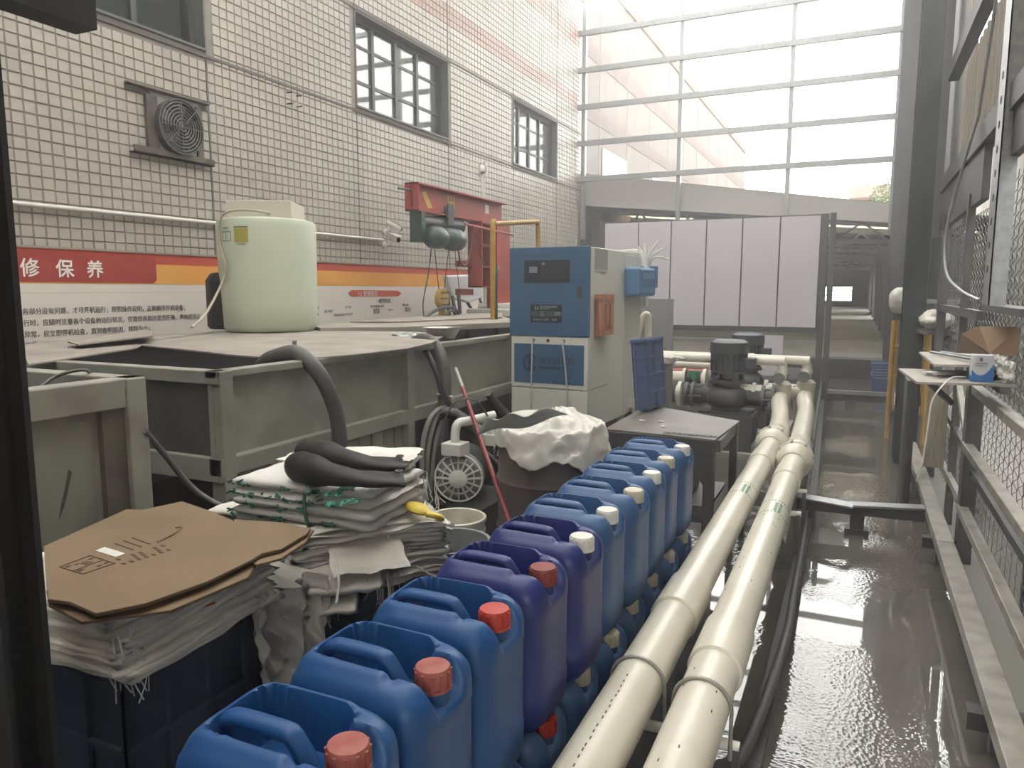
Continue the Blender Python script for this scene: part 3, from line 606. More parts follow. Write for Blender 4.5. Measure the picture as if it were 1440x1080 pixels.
# anchor bolts left in the wall, broken lamp socket with rust streak
for k, (px, py) in enumerate(((403, 130), (417, 135), (404, 146), (417, 150))):
    p = gx(px, py, WX); tag(MB().tube([p, p + Vector((.06, .01, 0))], .008, 6).build('anchor_bolt', rust), ('upper left of the four rusty bolt stubs in the tiled wall', 'upper right of the four rusty bolt stubs in the tiled wall', 'lower left of the four rusty bolt stubs in the tiled wall', 'lower right of the four rusty bolt stubs in the tiled wall')[k], 'bolt', 'anchor bolts in the wall')
p = gx(678, 238, WX); t = thing('broken_socket', 'small broken white wall lamp socket above a rust stain', 'socket', p)
MB().lathe([(.07, 0), (.06, .03), (.03, .05)], p, 14, 'x').build('base', whiteP, t, smooth=40); MB().tube([p + Vector((.04, 0, .1)), p + Vector((.06, .03, 0)), p + Vector((.05, .02, -.12))], .018, 8).build('holder', whiteP, t)
MB().plate([p + Vector((.004, -.06, -.05)), p + Vector((.004, .05, -.04)), p + Vector((.004, .12, -.55)), p + Vector((.004, .03, -.62)), p + Vector((.004, -.03, -.45))], .001, (-1, 0, 0)).build('rust_streak', mat('rust_streak', (.40, .33, .26), .6, col2=(.50, .45, .39), scale=6), t)

# ------------------------------------------------------------------ red bracket hoist
HX = -4.05
ho = thing('jib_hoist', 'red steel bracket crane fixed to the tiled wall', 'crane', (HX, 8.0, .5))
jb = MB().bx(HX - .08, HX + .08, 6.33, 8.35, 2.56, 2.575).bx(HX - .08, HX + .08, 6.33, 8.35, 2.30, 2.315).bx(HX - .008, HX + .008, 6.33, 8.35, 2.315, 2.56).bx(HX - .08, HX + .08, 6.33, 6.345, 2.30, 2.575)
jb.build('jib_beam', redM, ho)
MB().bx(HX - .07, HX + .11, 7.62, 7.64, 1.55, 2.30).bx(HX - .07, HX + .11, 7.96, 7.98, 1.55, 2.30).bx(HX - .07, HX - .05, 7.62, 7.98, 1.55, 2.30).bx(HX + .02, HX + .03, 7.70, 7.72, 1.6, 2.3).build('column', redM, ho)
for z in (1.55, 1.78, 2.03, 2.28): MB().bx(HX - .07, HX + .11, 7.62, 7.98, z, z + .015).build('stiffener', redM, ho)
MB().bx(HX - .02, HX + .12, 8.0, 8.36, 1.2, 2.30).build('post', redM, ho); MB().bx(HX - .1, HX + .2, 7.9, 8.42, 1.19, 1.21).build('foot_plate', redM, ho)
for z in (1.50, 1.82): MB().bar((HX - .05, 7.66, z), (HX - .12, 7.45, z), .07, .07).build('wall_tie', mat('red_dull', (.22, .04, .035), .6), ho)
MB().tube([(HX + .10, 7.25, 2.24), (HX + .12, 8.45, 2.20)], .014, 8).build('cable_rail', redM, ho); MB().bx(HX + .009, HX + .012, 7.9, 8.0, 2.42, 2.52).build('label_plate', whitePrint, ho)
ylw = mat('yellow_print', (.55, .36, .06), .6)
MB().plate([(HX + .0095, 6.5, 2.50), (HX + .0095, 6.58, 2.52), (HX + .0095, 6.72, 2.36), (HX + .0095, 6.62, 2.35)], .001, (-1, 0, 0)).bx(HX + .0085, HX + .0095, 7.02, 7.06, 2.38, 2.53).bx(HX + .0085, HX + .0095, 7.09, 7.12, 2.38, 2.53).bx(HX + .0085, HX + .0095, 7.15, 7.18, 2.38, 2.53).bx(HX + .0085, HX + .0095, 7.02, 7.18, 2.44, 2.47).build('yellow_marking', ylw, ho)
MB().tube([(HX - .0, 6.33, 2.5), (HX, 6.1, 2.49)], .012, 6).build('end_rod', rust, ho)
el = thing('electric_hoist', 'dark green electric hoist hanging under the red jib', 'hoist', (HX, 6.8, 2.3))
MB().tube([(HX, 6.40, 2.20), (HX, 7.28, 2.22)], .075, 16).build('drum', steelD, el, smooth=50); MB().lathe([(.02, 7.27), (.08, 7.275), (.08, 7.30), (.04, 7.31)], (HX, 0, 2.22), 16, 'y').build('drum_cap', steelM, el)
for y0, y1 in ((6.42, 6.72), (6.74, 7.10)): MB().lathe([(.03, y0), (.09, y0 + .03), (.115, y0 + .09), (.115, y1 - .09), (.09, y1 - .03), (.03, y1)], (HX + .13, 0, 2.05), 20, 'y').build('motor', greenM, el, smooth=50)
MB().lathe([(.12, 6.90), (.12, 6.915)], (HX + .13, 0, 2.05), 20, 'y').build('band', steelM, el)
MB().bx(HX - .09, HX + .09, 6.86, 7.02, 2.28, 2.33).bx(HX - .10, HX - .085, 6.88, 7.0, 2.2, 2.42).bx(HX + .085, HX + .10, 6.88, 7.0, 2.2, 2.42).build('trolley', steelD, el)
for y in (6.9, 6.99): MB().lathe([(.05, 0), (.05, .03)], (HX + .06, y, 2.36), 14, 'x').build('trolley_wheel', steelD, el)
MB().bx(HX - .06, HX + .08, 6.38, 6.46, 2.0, 2.3).build('end_box', greenM, el)
MB().tube(spline([(HX + .12, 7.05, 1.96), (HX + .12, 7.10, 1.82), (HX + .12, 7.22, 1.80), (HX + .11, 7.36, 1.98), (HX + .11, 7.42, 2.22)]), .011, 6).tube(spline([(HX + .11, 7.48, 2.2), (HX + .11, 7.55, 1.95), (HX + .1, 7.7, 1.83)]), .011, 6).build('feed_cable', mat('red_cable', (.16, .03, .025), .5), el)
for y0, y1, z1 in ((6.66, 6.75, 1.53), (6.98, 6.86, 1.53)): MB().tube([(HX + .05, y0, 2.0), (HX + .05, y1, z1)], .006, 6).build('hoist_rope', steelD, el)
MB().tube(spline([(HX + .05, 6.62, 1.98), (HX + .05, 6.55, 1.7), (HX + .06, 6.42, 1.4), (HX + .08, 6.40, 1.25)]), .007, 6).build('pendant_cable', steelD, el); MB().tube([(HX + .05, 7.1, 1.95), (HX + .1, 7.12, 1.45)], .005, 6).build('pendant_cable', steelD, el)
hb = MB().lathe([(.015, -.035), (.10, -.03), (.11, 0), (.10, .03), (.015, .035)], (HX + .05, 6.81, 1.43), 18, 'x'); hb.bar((HX + .05, 6.81, 1.36), (HX + .05, 6.81, 1.24), .055, .05).build('hook_block', mat('hook_yellow', (.45, .29, .06), .5), el, smooth=40)
MB().bx(HX + .086, HX + .09, 6.74, 6.88, 1.485, 1.50).bx(HX + .086, HX + .09, 6.72, 6.90, 1.425, 1.44).bx(HX + .086, HX + .09, 6.74, 6.88, 1.36, 1.375).build('block_stripe', steelD, el)
MB().tube(spline([(HX + .05, 6.81, 1.24), (HX + .05, 6.80, 1.20), (HX + .05, 6.85, 1.17), (HX + .05, 6.88, 1.20), (HX + .05, 6.87, 1.24)]), .016, 8).build('hook', steelD, el)
# yellow pipe loop
tag(MB().tube(spline([(-3.2, 6.42, 1.2), (-3.2, 6.42, 2.10), (-3.2, 6.46, 2.15), (-3.2, 6.55, 2.16), (-3.2, 7.42, 2.25), (-3.2, 7.50, 2.24), (-3.2, 7.53, 2.18), (-3.2, 7.53, 1.16)], 4), .026, 10).build('yellow_pipe', yellowM, smooth=60), 'yellow pipe bent in an arch behind the blue cabinet', 'pipe')
tag(MB().tube(spline([(-3.25, 6.62, 1.75), (-3.2, 6.52, 1.72), (-3.18, 6.45, 1.6), (-3.17, 6.43, 1.2), (-3.1, 6.4, .8)]), .018, 8).build('black_hose', hoseK, smooth=60), 'thin black hose hanging beside the yellow pipe arch', 'hose')
# wrapped pack and tools on the tank behind the hook
wp = thing('wrapped_pack', 'clear plastic wrapped pack on legs against the notice board', 'pack', (-4.6, 8.3, 1.21))
MB().plate([(-4.6, 7.95, 1.70), (-4.55, 8.75, 1.73), (-4.5, 8.72, 1.42), (-4.5, 8.35, 1.36), (-4.55, 8.02, 1.42)], .08, (-1, .1, 0)).build('bag', mat('clear_film', (.50, .49, .49), .25, bump=.3, bscale=9), wp, bevel=.02)
for y, y2 in ((8.3, 8.50), (8.72, 8.78), (8.02, 8.0)): MB().bar((-4.56, y, 1.45), (-4.5, y2, 1.2), .03, .03).build('leg', steelM, wp)
tg = thing('lifting_tongs', 'dark steel lifting tongs lying under the hook on the tank', 'tongs', (-3.95, 6.9, 1.21))
MB().tube(spline([(-3.95, 6.3, 1.21), (-3.95, 6.55, 1.30), (-3.95, 6.8, 1.34), (-3.95, 7.0, 1.32), (-3.95, 7.12, 1.21)]), .018, 6).build('arm', steelM, tg); MB().tube(spline([(-3.9, 6.7, 1.21), (-3.9, 6.78, 1.30), (-3.9, 6.9, 1.29), (-3.9, 6.95, 1.21)]), .014, 6).build('arm', steelM, tg); MB().bar((-3.92, 6.8, 1.33), (-3.92, 6.83, 1.22), .02, .02).bar((-3.92, 6.9, 1.33), (-3.92, 6.98, 1.22), .02, .02).build('jaw', steelD, tg)
for i, (y, z) in enumerate(((7.15, 1.5), (7.4, 1.48))): tag(MB().tube([(-4.1, y, 1.2), (-4.15, y + .04, z)], .022, 8).build('dark_rod', steelD, smooth=60), ['dark upright rod beside the yellow hook, nearer one', 'dark upright rod beside the yellow hook, farther one'][i], 'rod')
tag(MB().bx(-4.3, -3.5, 7.9, 8.6, 1.205, 1.30).bx(-4.2, -3.6, 8.0, 8.5, 1.30, 1.36).build('white_slab', whiteP, bevel=.015), 'white slab with a raised centre at the foot of the red crane', 'slab')

# ------------------------------------------------------------------ grey steel tanks
def framed_tank(name, label, x1, x0, y0, y1, top, posts, zmid, loc):
    t = thing(name, label, 'tank', loc)
    w = .075
    MB().bx(x0, x1, y0, y0 + w, top - .06, top).build('rim', steelG, t, bevel=.005); MB().bx(x0, x1, y1 - w, y1, top - .06, top).build('rim', steelG, t, bevel=.005)
    MB().bx(x1 - w, x1, y0, y1, top - .035, top).build('rim', steelG, t, bevel=.005); MB().bx(x0, x0 + w, y0, y1, top - .06, top).build('rim', steelG, t, bevel=.005)
    for y in posts: MB().bx(x1 - w, x1 + .006, y - w / 2, y + w / 2, 0, top - .002).build('post', steelG, t, bevel=.005)
    for yy in (y0 + w / 2,): MB().bx(x0, x0 + w, yy - w / 2, yy + w / 2, 0, top - .002).build('post', steelG, t)
    MB().bx(x1 - w, x1 + .004, y0, y1, zmid - .085, zmid).build('middle_rail', steelG, t, bevel=.005); MB().bx(x0, x1, y0, y0 + w, zmid - .11, zmid).build('middle_rail', steelG, t, bevel=.005)
    MB().bx(x1 - .055, x1 - .04, y0 + .01, y1, zmid, top - .03).build('side_panel', steelG, t); MB().bx(x0, x1 - .05, y0 + .03, y0 + .045, zmid, top - .05).build('front_panel', mat('tank_front', (.085, .08, .07), .55, col2=(.055, .05, .045), scale=4), t)
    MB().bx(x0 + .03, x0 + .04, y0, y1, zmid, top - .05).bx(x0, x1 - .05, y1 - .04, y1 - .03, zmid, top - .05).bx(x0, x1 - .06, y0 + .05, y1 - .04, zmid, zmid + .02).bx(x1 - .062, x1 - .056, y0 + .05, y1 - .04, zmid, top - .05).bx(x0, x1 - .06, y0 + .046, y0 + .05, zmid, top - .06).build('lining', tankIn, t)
    return t
bt = framed_tank('settling_tank', 'large grey steel tank with posts and warped cover sheets on top', -2.5, -4.9, 2.33, 9.0, 1.17, (2.38, 3.86, 5.86, 8.95), .78, (-3.7, 4, 0))
for k in range(12):
    y = 2.44 + k * .118; MB().bx(-2.56, -2.545 + .004 * (k % 2), y, y + .108, .06, .69).build('plank', mat('skirt_plank', (.46, .45, .39), .6, col2=(.34, .33, .28), scale=5, stretch=(1, 3, .4)), bt)
MB().bx(-2.6, -2.57, 3.9, 5.8, .0, .69).build('back_skirt', steelDD, bt)
st_ = framed_tank('small_tank', 'smaller grey steel tank with a worn front panel at the far left', -2.2, -3.4, .35, 1.74, 1.228, (.40, 1.70), .16, (-2.8, 1.0, 0))
for o in list(st_.children):
    if o.name.startswith('middle_rail') or o.name.startswith('side_panel'): pass
MB().bx(-2.226, -2.198, .42, 1.66, 1.13, 1.226).build('top_band', steelG, st_, bevel=.004)
MB().bx(-2.255, -2.215, 1.58, 1.665, .2, 1.13).build('inner_strip', mat('strip_brown', (.10, .085, .072), .7, col2=(.14, .12, .10), scale=10), st_)
MB().bx(-2.2425, -2.2385, .5, 1.56, .25, 1.10).build('door_sheet', mat('sheet_worn', (.26, .26, .225), .5, col2=(.17, .165, .14), scale=3, mix=(.45, .8), stretch=(1, 2, .6)), st_)
stn = mat('dirt_streak', (.075, .07, .06), .7)
stM = MB()
for pts in ([(97, 660), (101, 664), (96, 690), (90, 714), (83, 730), (86, 712), (91, 690)],): stM.plate([gx(a_, b_, -2.236) for a_, b_ in pts], .001, (-1, 0, 0))
stM.build('dirt_streak', stn, st_)
tag(MB().tube(spline([gx(52, 548, -2.35), gx(70, 534, -2.4), gx(90, 525, -2.4), gx(118, 520, -2.4), gx(128, 526, -2.5)]), .006, 8).build('knotted_rope', hoseM, smooth=60), 'grey cord knotted over the rim of the small tank', 'cord')
tag(MB().tube(spline([gx(203, 606, -2.19), gx(232, 640, -2.25), gx(275, 690, -2.2), gx(330, 722, -2.05)]), .011, 8).build('grey_cable', hoseM, smooth=60), 'grey cable sagging from the small tank to the printed sacks', 'cable')
# cover sheets on the big tank
def px_sheet(name, label, pts, th, m=cover):
    return tag(MB().plate([gz(a_, b_, z) for a_, b_, z in pts], th).build(name, m), label, 'cover sheet')
px_sheet('cover_sheet', 'warped grey cover sheet under the pale cylinder tank', [(188, 484, 1.19), (225, 474, 1.20), (300, 466, 1.21), (420, 464, 1.21), (560, 466, 1.21), (632, 468, 1.21), (606, 482, 1.19), (572, 490, 1.178), (500, 498, 1.176), (440, 503, 1.176), (370, 502, 1.178), (320, 498, 1.185), (250, 490, 1.19)], .008)
px_sheet('cover_sheet', 'flat grey cover sheet at the left end of the large tank', [(30, 488, 1.19), (60, 479, 1.20), (200, 472, 1.21), (300, 467, 1.215), (215, 478, 1.20), (190, 489, 1.185), (40, 512, 1.176)], .008)
px_sheet('cover_sheet', 'long straight grey plank cover behind the steel bowl', [(440, 458, 1.235), (500, 452, 1.235), (705, 444, 1.24), (720, 449, 1.235), (720, 453, 1.235), (560, 460, 1.235), (450, 461, 1.235)], .045)
px_sheet('cover_sheet', 'dark tapering cover sheet lying on the plank cover', [(492, 452, 1.25), (640, 441, 1.255), (706, 440, 1.255), (706, 446, 1.25), (560, 452, 1.25)], .01)
px_sheet('cover_sheet', 'narrow curled sheet edge behind the left cover sheet', [(95, 480, 1.225), (205, 463, 1.25), (215, 466, 1.25), (215, 472, 1.24), (110, 484, 1.22)], .008)
rustw = thing('steel_bowl', 'steel bowl on the tank beside the thick hoses', 'bowl', gz(622, 478, 1.18))
c_ = gz(622, 476, 1.18); MB().lathe([(.0, .0), (.085, .0), (.13, .075), (.14, .08), (.125, .075), (.08, .012), (0, .012)], c_, 24, caps=False).build('body', mat('bowl_steel', (.35, .34, .31), .3, .8), rustw, smooth=40)
lump('foil_scrap', gz(575, 472, 1.20), (.13, .1, .03), mat('foil', (.55, .58, .56), .15, .4, bump=.6, bscale=20), 'crumpled shiny plastic scrap beside the steel bowl', 'scrap', 21, .35)
tag(MB().tube([gz(415, 500, 1.17), gz(415, 500, 1.17) + Vector((0, 0, .07))], .006, 6).lathe([(.012, 0), (.012, .02)], gz(415, 500, 1.17) + Vector((0, 0, .06)), 8).build('small_bolt', galvM), 'small upright bolt on the rim by the big hose', 'bolt')
# pale cylinder tank
CY0 = gx(381, 464, -4.1); cr = .36
cyt = thing('chemical_tank', 'pale green white cylindrical plastic tank standing on the cover sheet', 'tank', CY0)
MB().lathe([(0, .0), (cr - .04, .0), (cr - .012, .03), (cr - .006, .2), (cr, .5), (cr + .004, .78), (cr - .005, .815), (cr - .05, .83), (0, .83)], CY0, 56, caps=False).build('body', mat('tank_plastic', (.55, .60, .48), .45, col2=(.50, .54, .42), scale=2, mix=(.4, .7)), cyt, smooth=45)
Mr = Matrix.Translation(CY0) @ Matrix.Rotation(math.radians(28), 4, 'Z')
MB().bx(-.23, .24, -.22, .22, .83, .955, Mr).build('lid_box', mat('lid_cream', (.56, .52, .43), .6), cyt, bevel=.006)
def on_cyl(ang, z, d=.002): return CY0 + Vector(((cr + d) * math.cos(ang), (cr + d) * math.sin(ang), z))
va = math.atan2(-CY0.y, -CY0.x)
def cyl_patch(a0, a1, z0, z1, m, name, d=.003): return MB().grid(lambda u, v: on_cyl(va + a0 + (a1 - a0) * u, z0 + (z1 - z0) * v, d), 8, 2).build(name, m, cyt)
cyl_patch(-.66, -.36, .645, .745, mat('yellow_label', (.42, .38, .08), .6, col2=(.36, .32, .06), scale=40), 'yellow_label', .006)
cyl_patch(-.66, -.36, .75, .757, inkK, 'label_print', .006); cyl_patch(-.60, -.42, .63, .635, inkK, 'label_print', .006)
for a0, a1, z0, z1 in ((-1.0, -.74, .655, .66), (-1.0, -.74, .72, .725), (-1.0, -.985, .655, .725), (-.755, -.74, .655, .725), (-.885, -.87, .665, .715), (-.97, -.80, .745, .752)): cyl_patch(a0, a1, z0, z1, inkK, 'label_print', .006)
tag(MB().tube(spline([CY0 + Vector((.18, .05, .85)), on_cyl(va - .2, .87, -.06), on_cyl(va - .75, .87, -.02), on_cyl(va - .95, .82, .02), on_cyl(va - 1.05, .68, .02), on_cyl(va - .95, .55, .02), on_cyl(va - .85, .48, .03), on_cyl(va - .9, .36, .05), gx(290, 440, -3.9), gx(270, 460, -3.85)]), .009, 8).build('cream_hose', mat('cream_hose', (.42, .38, .30), .6), smooth=60), 'thin cream hose draped down the left of the cylinder tank', 'hose')
jc = gx(308, 463, -4.35); bj = thing('black_canister', 'black plastic canister half hidden behind the cylinder tank', 'canister', jc)
MB().lathe([(.0, 0), (.12, 0), (.14, .03), (.14, .36), (.10, .42), (.0, .43)], jc + Vector((.0, .08, 0)), 8, caps=False).build('body', rubber, bj, smooth=60, bevel=.01); MB().lathe([(.03, .43), (.03, .46)], jc + Vector((0, .08, 0)), 12).build('cap', steelDD, bj)

# ------------------------------------------------------------------ hoses over the tank edge
def hose(name, label, pts, r, m=hoseM, n=12): return tag(MB().tube(spline(pts, 8), r, n).build(name, m, smooth=60), label, 'hose')
hose('thick_hose', 'thick grey hose arching over the tank rim above the boots', [gx(362, 530, -2.85), gx(372, 510, -2.78), gx(392, 500, -2.68), gx(418, 497, -2.56), gx(446, 522, -2.45), gx(466, 560, -2.41), gx(476, 600, -2.40), gx(479, 660, -2.40), gx(480, 740, -2.38)], .040, hoseM, 14)
hose('thick_hose', 'thick grey hose bending over the rim beside the steel bowl', [gx(578, 484, -2.75), gx(596, 477, -2.64), gx(612, 486, -2.52), gx(622, 510, -2.45), gx(626, 545, -2.42), gx(620, 620, -2.40), gx(616, 720, -2.4)], .042, hoseM, 14)
hose('thin_hose', 'thin black hose beside the bent thick hose near the bowl', [gx(588, 488, -2.7), gx(600, 496, -2.5), gx(614, 525, -2.4), gx(622, 552, -2.37), gx(640, 580, -2.30)], .018, hoseK)
hose('thick_hose', 'dark hose running level from the hose bundle behind the red pole', [gx(600, 620, -2.45), gx(612, 588, -2.40), gx(632, 580, -2.32), gx(660, 595, -2.2), gx(690, 618, -2.05), gx(720, 640, -1.9)], .036, mat('hose_brown', (.06, .055, .05), .5))
hose('thick_hose', 'short grey hose end sticking out left of the cabinet foot', [gx(686, 552, -2.3), gx(700, 570, -2.3), gx(716, 588, -2.3), gx(726, 610, -2.2)], .03)
for k, (a_, b_) in enumerate(((590, 594), (598, 600), (607, 606))):
    hose('bundle_hose', ['pale grey hose in the upright bundle, nearest the tank post', 'pale grey hose in the upright bundle, middle of three', 'pale grey hose in the upright bundle, nearest the white pump'][k], [gx(642, 582 - 2 * k, -2.34), gx(622, 574 + k, -2.36), gx(a_ + 14, 590, -2.37), gx(a_ + 4, 630, -2.37), gx(b_, 690, -2.36), gx(b_, 740, -2.35)], .016, mat('hose_pale', (.20, .20, .18), .5))
tag(MB().tube([(p := gx(616, 553, -2.44)) + Vector((0, -.02, 0)), gx(637, 558, -2.36)], .006, 6).build('cable_tie', whiteP), 'white tie round the bent hoses by the tank', 'tie')
# white membrane pump
pc = gx(645, 672, -2.1)
mp_ = thing('membrane_pump', 'white ribbed plastic diaphragm pump standing behind the open bucket', 'pump', (pc.x, pc.y, .1))
ax = (Vector((0, 0, pc.z)) - Vector((pc.x, pc.y, pc.z))).normalized(); ax = Vector((.35, -.94, 0)).normalized()
Mx = Matrix(((-ax.y, 0, ax.x, pc.x), (ax.x, 0, ax.y, pc.y), (0, 1, 0, pc.z), (0, 0, 0, 1)))
Mx = Matrix(((-ax.y, 0, ax.x, 0), (ax.x, 0, ax.y, 0), (0, 1, 0, 0), (0, 0, 0, 1)))
MB().lathe([(.135, -.06), (.150, -.05), (.150, -.02), (.12, .0)], pc, 28, M=Mx).build('chamber', mat('pump_grey', (.26, .27, .26), .5), mp_, smooth=30)
MB().lathe([(.055, .0), (.055, .035), (.03, .045)], pc, 20, M=Mx).build('boss', whiteP, mp_, smooth=40)
rb = MB()
for k in range(16): a_ = k * PI / 8; rb.bar(pc + Mx @ Vector((.05 * math.cos(a_), .05 * math.sin(a_), .02)), pc + Mx @ Vector((.145 * math.cos(a_), .145 * math.sin(a_), -.005)), .009, .02, ax)
for r in (.095, .142): rb.tube([pc + Mx @ Vector((r * math.cos(k * PI / 16), r * math.sin(k * PI / 16), .008)) for k in range(32)], .006, 6, closed=True)
rb.build('rib', whiteP, mp_)
MB().lathe([(.13, -.24), (.14, -.22), (.14, -.08), (.13, -.06)], pc, 24, M=Mx).build('body', steelD, mp_, smooth=40); MB().lathe([(.145, -.33), (.15, -.27), (.13, -.24)], pc, 24, M=Mx).build('rear_chamber', steelM, mp_, smooth=40)
q = pc + Vector((-.02, 0, .17)); MB().tube(spline([q, q + Vector((0, 0, .10)), q + Vector((.01, .02, .155)), q + Vector((.05, .08, .165)), q + Vector((.15, .22, .185))], 5), .027, 12).build('elbow_pipe', whiteP, mp_, smooth=60)
MB().bx(q.x - .065, q.x + .065, q.y - .06, q.y + .06, q.z - .03, q.z + .045).build('flange', whiteP, mp_, bevel=.006); q2 = q + Vector((.13, .22, 0)); MB().bx(q2.x - .05, q2.x + .06, q2.y - .05, q2.y + .06, q2.z, q2.z + .07).build('flange', whiteP, mp_, bevel=.006); MB().tube([q2, q2 + Vector((.0, 0, .17))], .03, 10).build('riser', whiteP, mp_)
MB().tube(spline([pc + Vector((-.1, 0, .08)), pc + Vector((-.13, .02, .25)), pc + Vector((-.05, .04, .44)), pc + Vector((.06, .10, .46)), pc + Vector((.12, .15, .36))]), .007, 6).tube(spline([pc + Vector((.12, .1, .16)), pc + Vector((.22, .1, .08)), pc + Vector((.23, .1, -.06))]), .008, 6).build('air_line', hoseM, mp_)
MB().bx(pc.x - .17, pc.x + .2, pc.y - .1, pc.y + .42, .0, pc.z - .15).build('foot_block', steelDD, mp_)
# open white bucket
bc = Vector((-1.84, 3.26, 0)); bu = thing('paint_bucket', 'open cream plastic bucket behind the sack piles', 'bucket', bc)
bkM = mat('bucket_cream', (.66, .64, .54), .5, col2=(.52, .50, .41), scale=7, mix=(.45, .75))
MB().lathe([(0, 0), (.128, 0), (.132, .01), (.142, .27), (.152, .272), (.152, .285), (.146, .29), (.146, .325), (.155, .327), (.155, .345), (.147, .35), (.140, .345), (.136, .2), (.125, .012), (0, .01)], bc, 36, caps=False).build('body', bkM, bu, smooth=35)
MB().tube(spline([bc + Vector((.15 * math.cos(t), .15 * math.sin(t), .26 - .20 * math.sin((t + 2.2) / 2.2 * PI * .5 + .0) * (1 if -2.2 < t < 0 else 0))) for t in (-2.4, -1.9, -1.4, -.9, -.4)]), .004, 6).build('wire_handle', steelD, bu); MB().bx(bc.x + .03, bc.x + .09, bc.y - .17, bc.y - .145, .10, .13).build('grip', steelDD, bu)
gl = thing('yellow_glove', 'yellow rubber glove lying on the sack pile in front of the bucket', 'glove', gz(600, 722, .78))
gp0 = gz(576, 709, .785)
MB().tube(spline([gp0, gz(590, 716, .785), gz(602, 722, .78)]), [.02 + .014 * math.sin(i * .3) for i in range(13)], 8, sy=.5).build('palm', mat('glove_yellow', (.60, .45, .05), .5), gl, smooth=70)
for k in range(4): MB().tube(spline([gz(599, 719 + 1.6 * k, .782), gz(609 + 2 * k, 723 + k * 1.2, .772), gz(620 + 2 * (k % 2), 726 + k * 1.5, .75)], 4), .0085, 6).build('finger', MATS['glove_yellow'], gl, smooth=70)
# red pole leaning
pt, pb = gx(641, 518, -2.36), gz(713, 724, .40); pe = pb + (pb - pt) * (.40 / (pt.z - pb.z))
po_ = thing('leaning_pole', 'long thin dark red pole leaning against the tank', 'pole', (pe.x, pe.y, 0))
MB().tube([pt + (pe - pt) * .10, pe], .013, 10).build('shaft', mat('pole_red', (.20, .03, .03), .45), po_, smooth=60); MB().tube([pt, pt + (pe - pt) * .10], [.010, .014], 10).build('pale_tip', mat('pole_tip', (.35, .33, .27), .6), po_, smooth=60)
# brown drum with a plastic bag over it
dc = Vector((-1.43, 3.55, 0)); dr = thing('brown_drum', 'brown plastic drum with a white bag over its top', 'drum', dc)
MB().lathe([(0, 0), (.26, 0), (.28, .02), (.28, .26), (.29, .28), (.28, .30), (.28, .52), (.29, .54), (.28, .56), (.275, .70), (.24, .76), (.12, .79), (0, .79)], dc, 40, caps=False).build('body', barrelM, dr, smooth=40)
MB().tube([dc + Vector((-.27 + .0, -.10 + .03 * math.cos(k * PI / 5), .67 + .035 * math.sin(k * PI / 5))) for k in range(10)], .009, 6, closed=True).build('handle_ring', barrelM, dr)
rnd = random.Random(5); wr = [(rnd.uniform(2, 9), rnd.uniform(0, 6), rnd.uniform(3, 14)) for _ in range(8)]
def bag(u, v):
    t = u * 2 * PI; R = .02 + .62 * v
    edge = .40 + .10 * math.sin(2 * t + 1.0) + .05 * math.sin(5 * t) + (.10 if False else 0)
    reach = (.33 + .12 * max(0, math.cos(t + .45)) + .035 * math.sin(3 * t + 1) + .012 * math.sin(7 * t))      # droops furthest towards +X, -Y
    r = reach * v; over = max(0, r - .285)
    rr_ = min(r, .285 + over * .25)
    z = .80 + .10 * math.exp(-((r * math.cos(t) - .06) ** 2 + (r * math.sin(t) + .02) ** 2) / .03) - over * 1.25 + .006 * sum(math.sin(round(a_ * 1.5) * t + b_ + c_ * 1.5 * v) for a_, b_, c_ in wr[:5]) * v * .8 + .008 * sum(math.sin(round(a_ * 3) * t + c_ * 3 * v + b_) for a_, b_, c_ in wr) * .35
    q_ = Vector((r * math.cos(t) * 7, r * math.sin(t) * 7, z * 7)); z -= .030 * abs(noise.noise(q_)) + .018 * abs(noise.noise(q_ * 2.3)) - .02; rr_ += .012 * noise.noise(q_ * 1.7) * min(1, v * 3)
    return dc + Vector((rr_ * math.cos(t), rr_ * math.sin(t), z))
tag(MB().grid(bag, 160, 60, True).build('plastic_bag', filmM, smooth=60, solid=.002), 'wrinkled whitish plastic bag draped over the brown drum', 'bag')
def bag2(u, v):
    a_ = gz(672, 612, .86).lerp(gz(800, 585, .93), u); d_ = gz(700, 588, .95).lerp(gz(760, 580, 1.0), u)
    p = a_.lerp(d_, v); p.z += .012 * math.sin(u * 9 + v * 5) + .03 * math.sin(PI * v); return p
tag(MB().grid(bag2, 24, 12).build('plastic_bag', mat('film_grey', (.46, .46, .40), .4, bump=.2, bscale=14), smooth=180, solid=.002), 'greyish bag flap folded behind the white bag on the drum', 'bag')

# ------------------------------------------------------------------ separator cabinet
cb = thing('separator_cabinet', 'tall blue and cream machine cabinet on legs beside the steel table', 'cabinet', (-1.73, 5.0, 0))
CM = Matrix.Translation((-1.73, 5.0, 0)) @ Matrix.Rotation(math.radians(-2.5), 4, 'Z')
CW, CD, Z0, Z1 = .625, 1.16, .50, 1.825
def cbx(name, m, x0, x1, y0, y1, z0, z1, p=cb, bevel=0): return MB().bx(x0, x1, y0, y1, z0, z1, CM).build(name, m, p, bevel=bevel)
cbx('body', cabWhite, -CW, 0, .02, CD, Z0, Z1, bevel=.006)
fd = cbx('blue_door', cabBlue, -CW - .006, .004, -.012, .02, 1.185, Z1 + .004, bevel=.003)
lf_ = cbx('lower_frame', cabWhite, -CW + .006, 0, -.006, .02, .80, 1.18, bevel=.003)
cbx('blue_plate', cabBlue, -CW + .032, -.03, -.010, -.005, .835, 1.125, lf_)
cbx('lower_panel', cabWhite, -CW + .006, 0, -.004, .02, .50, .792, bevel=.003)
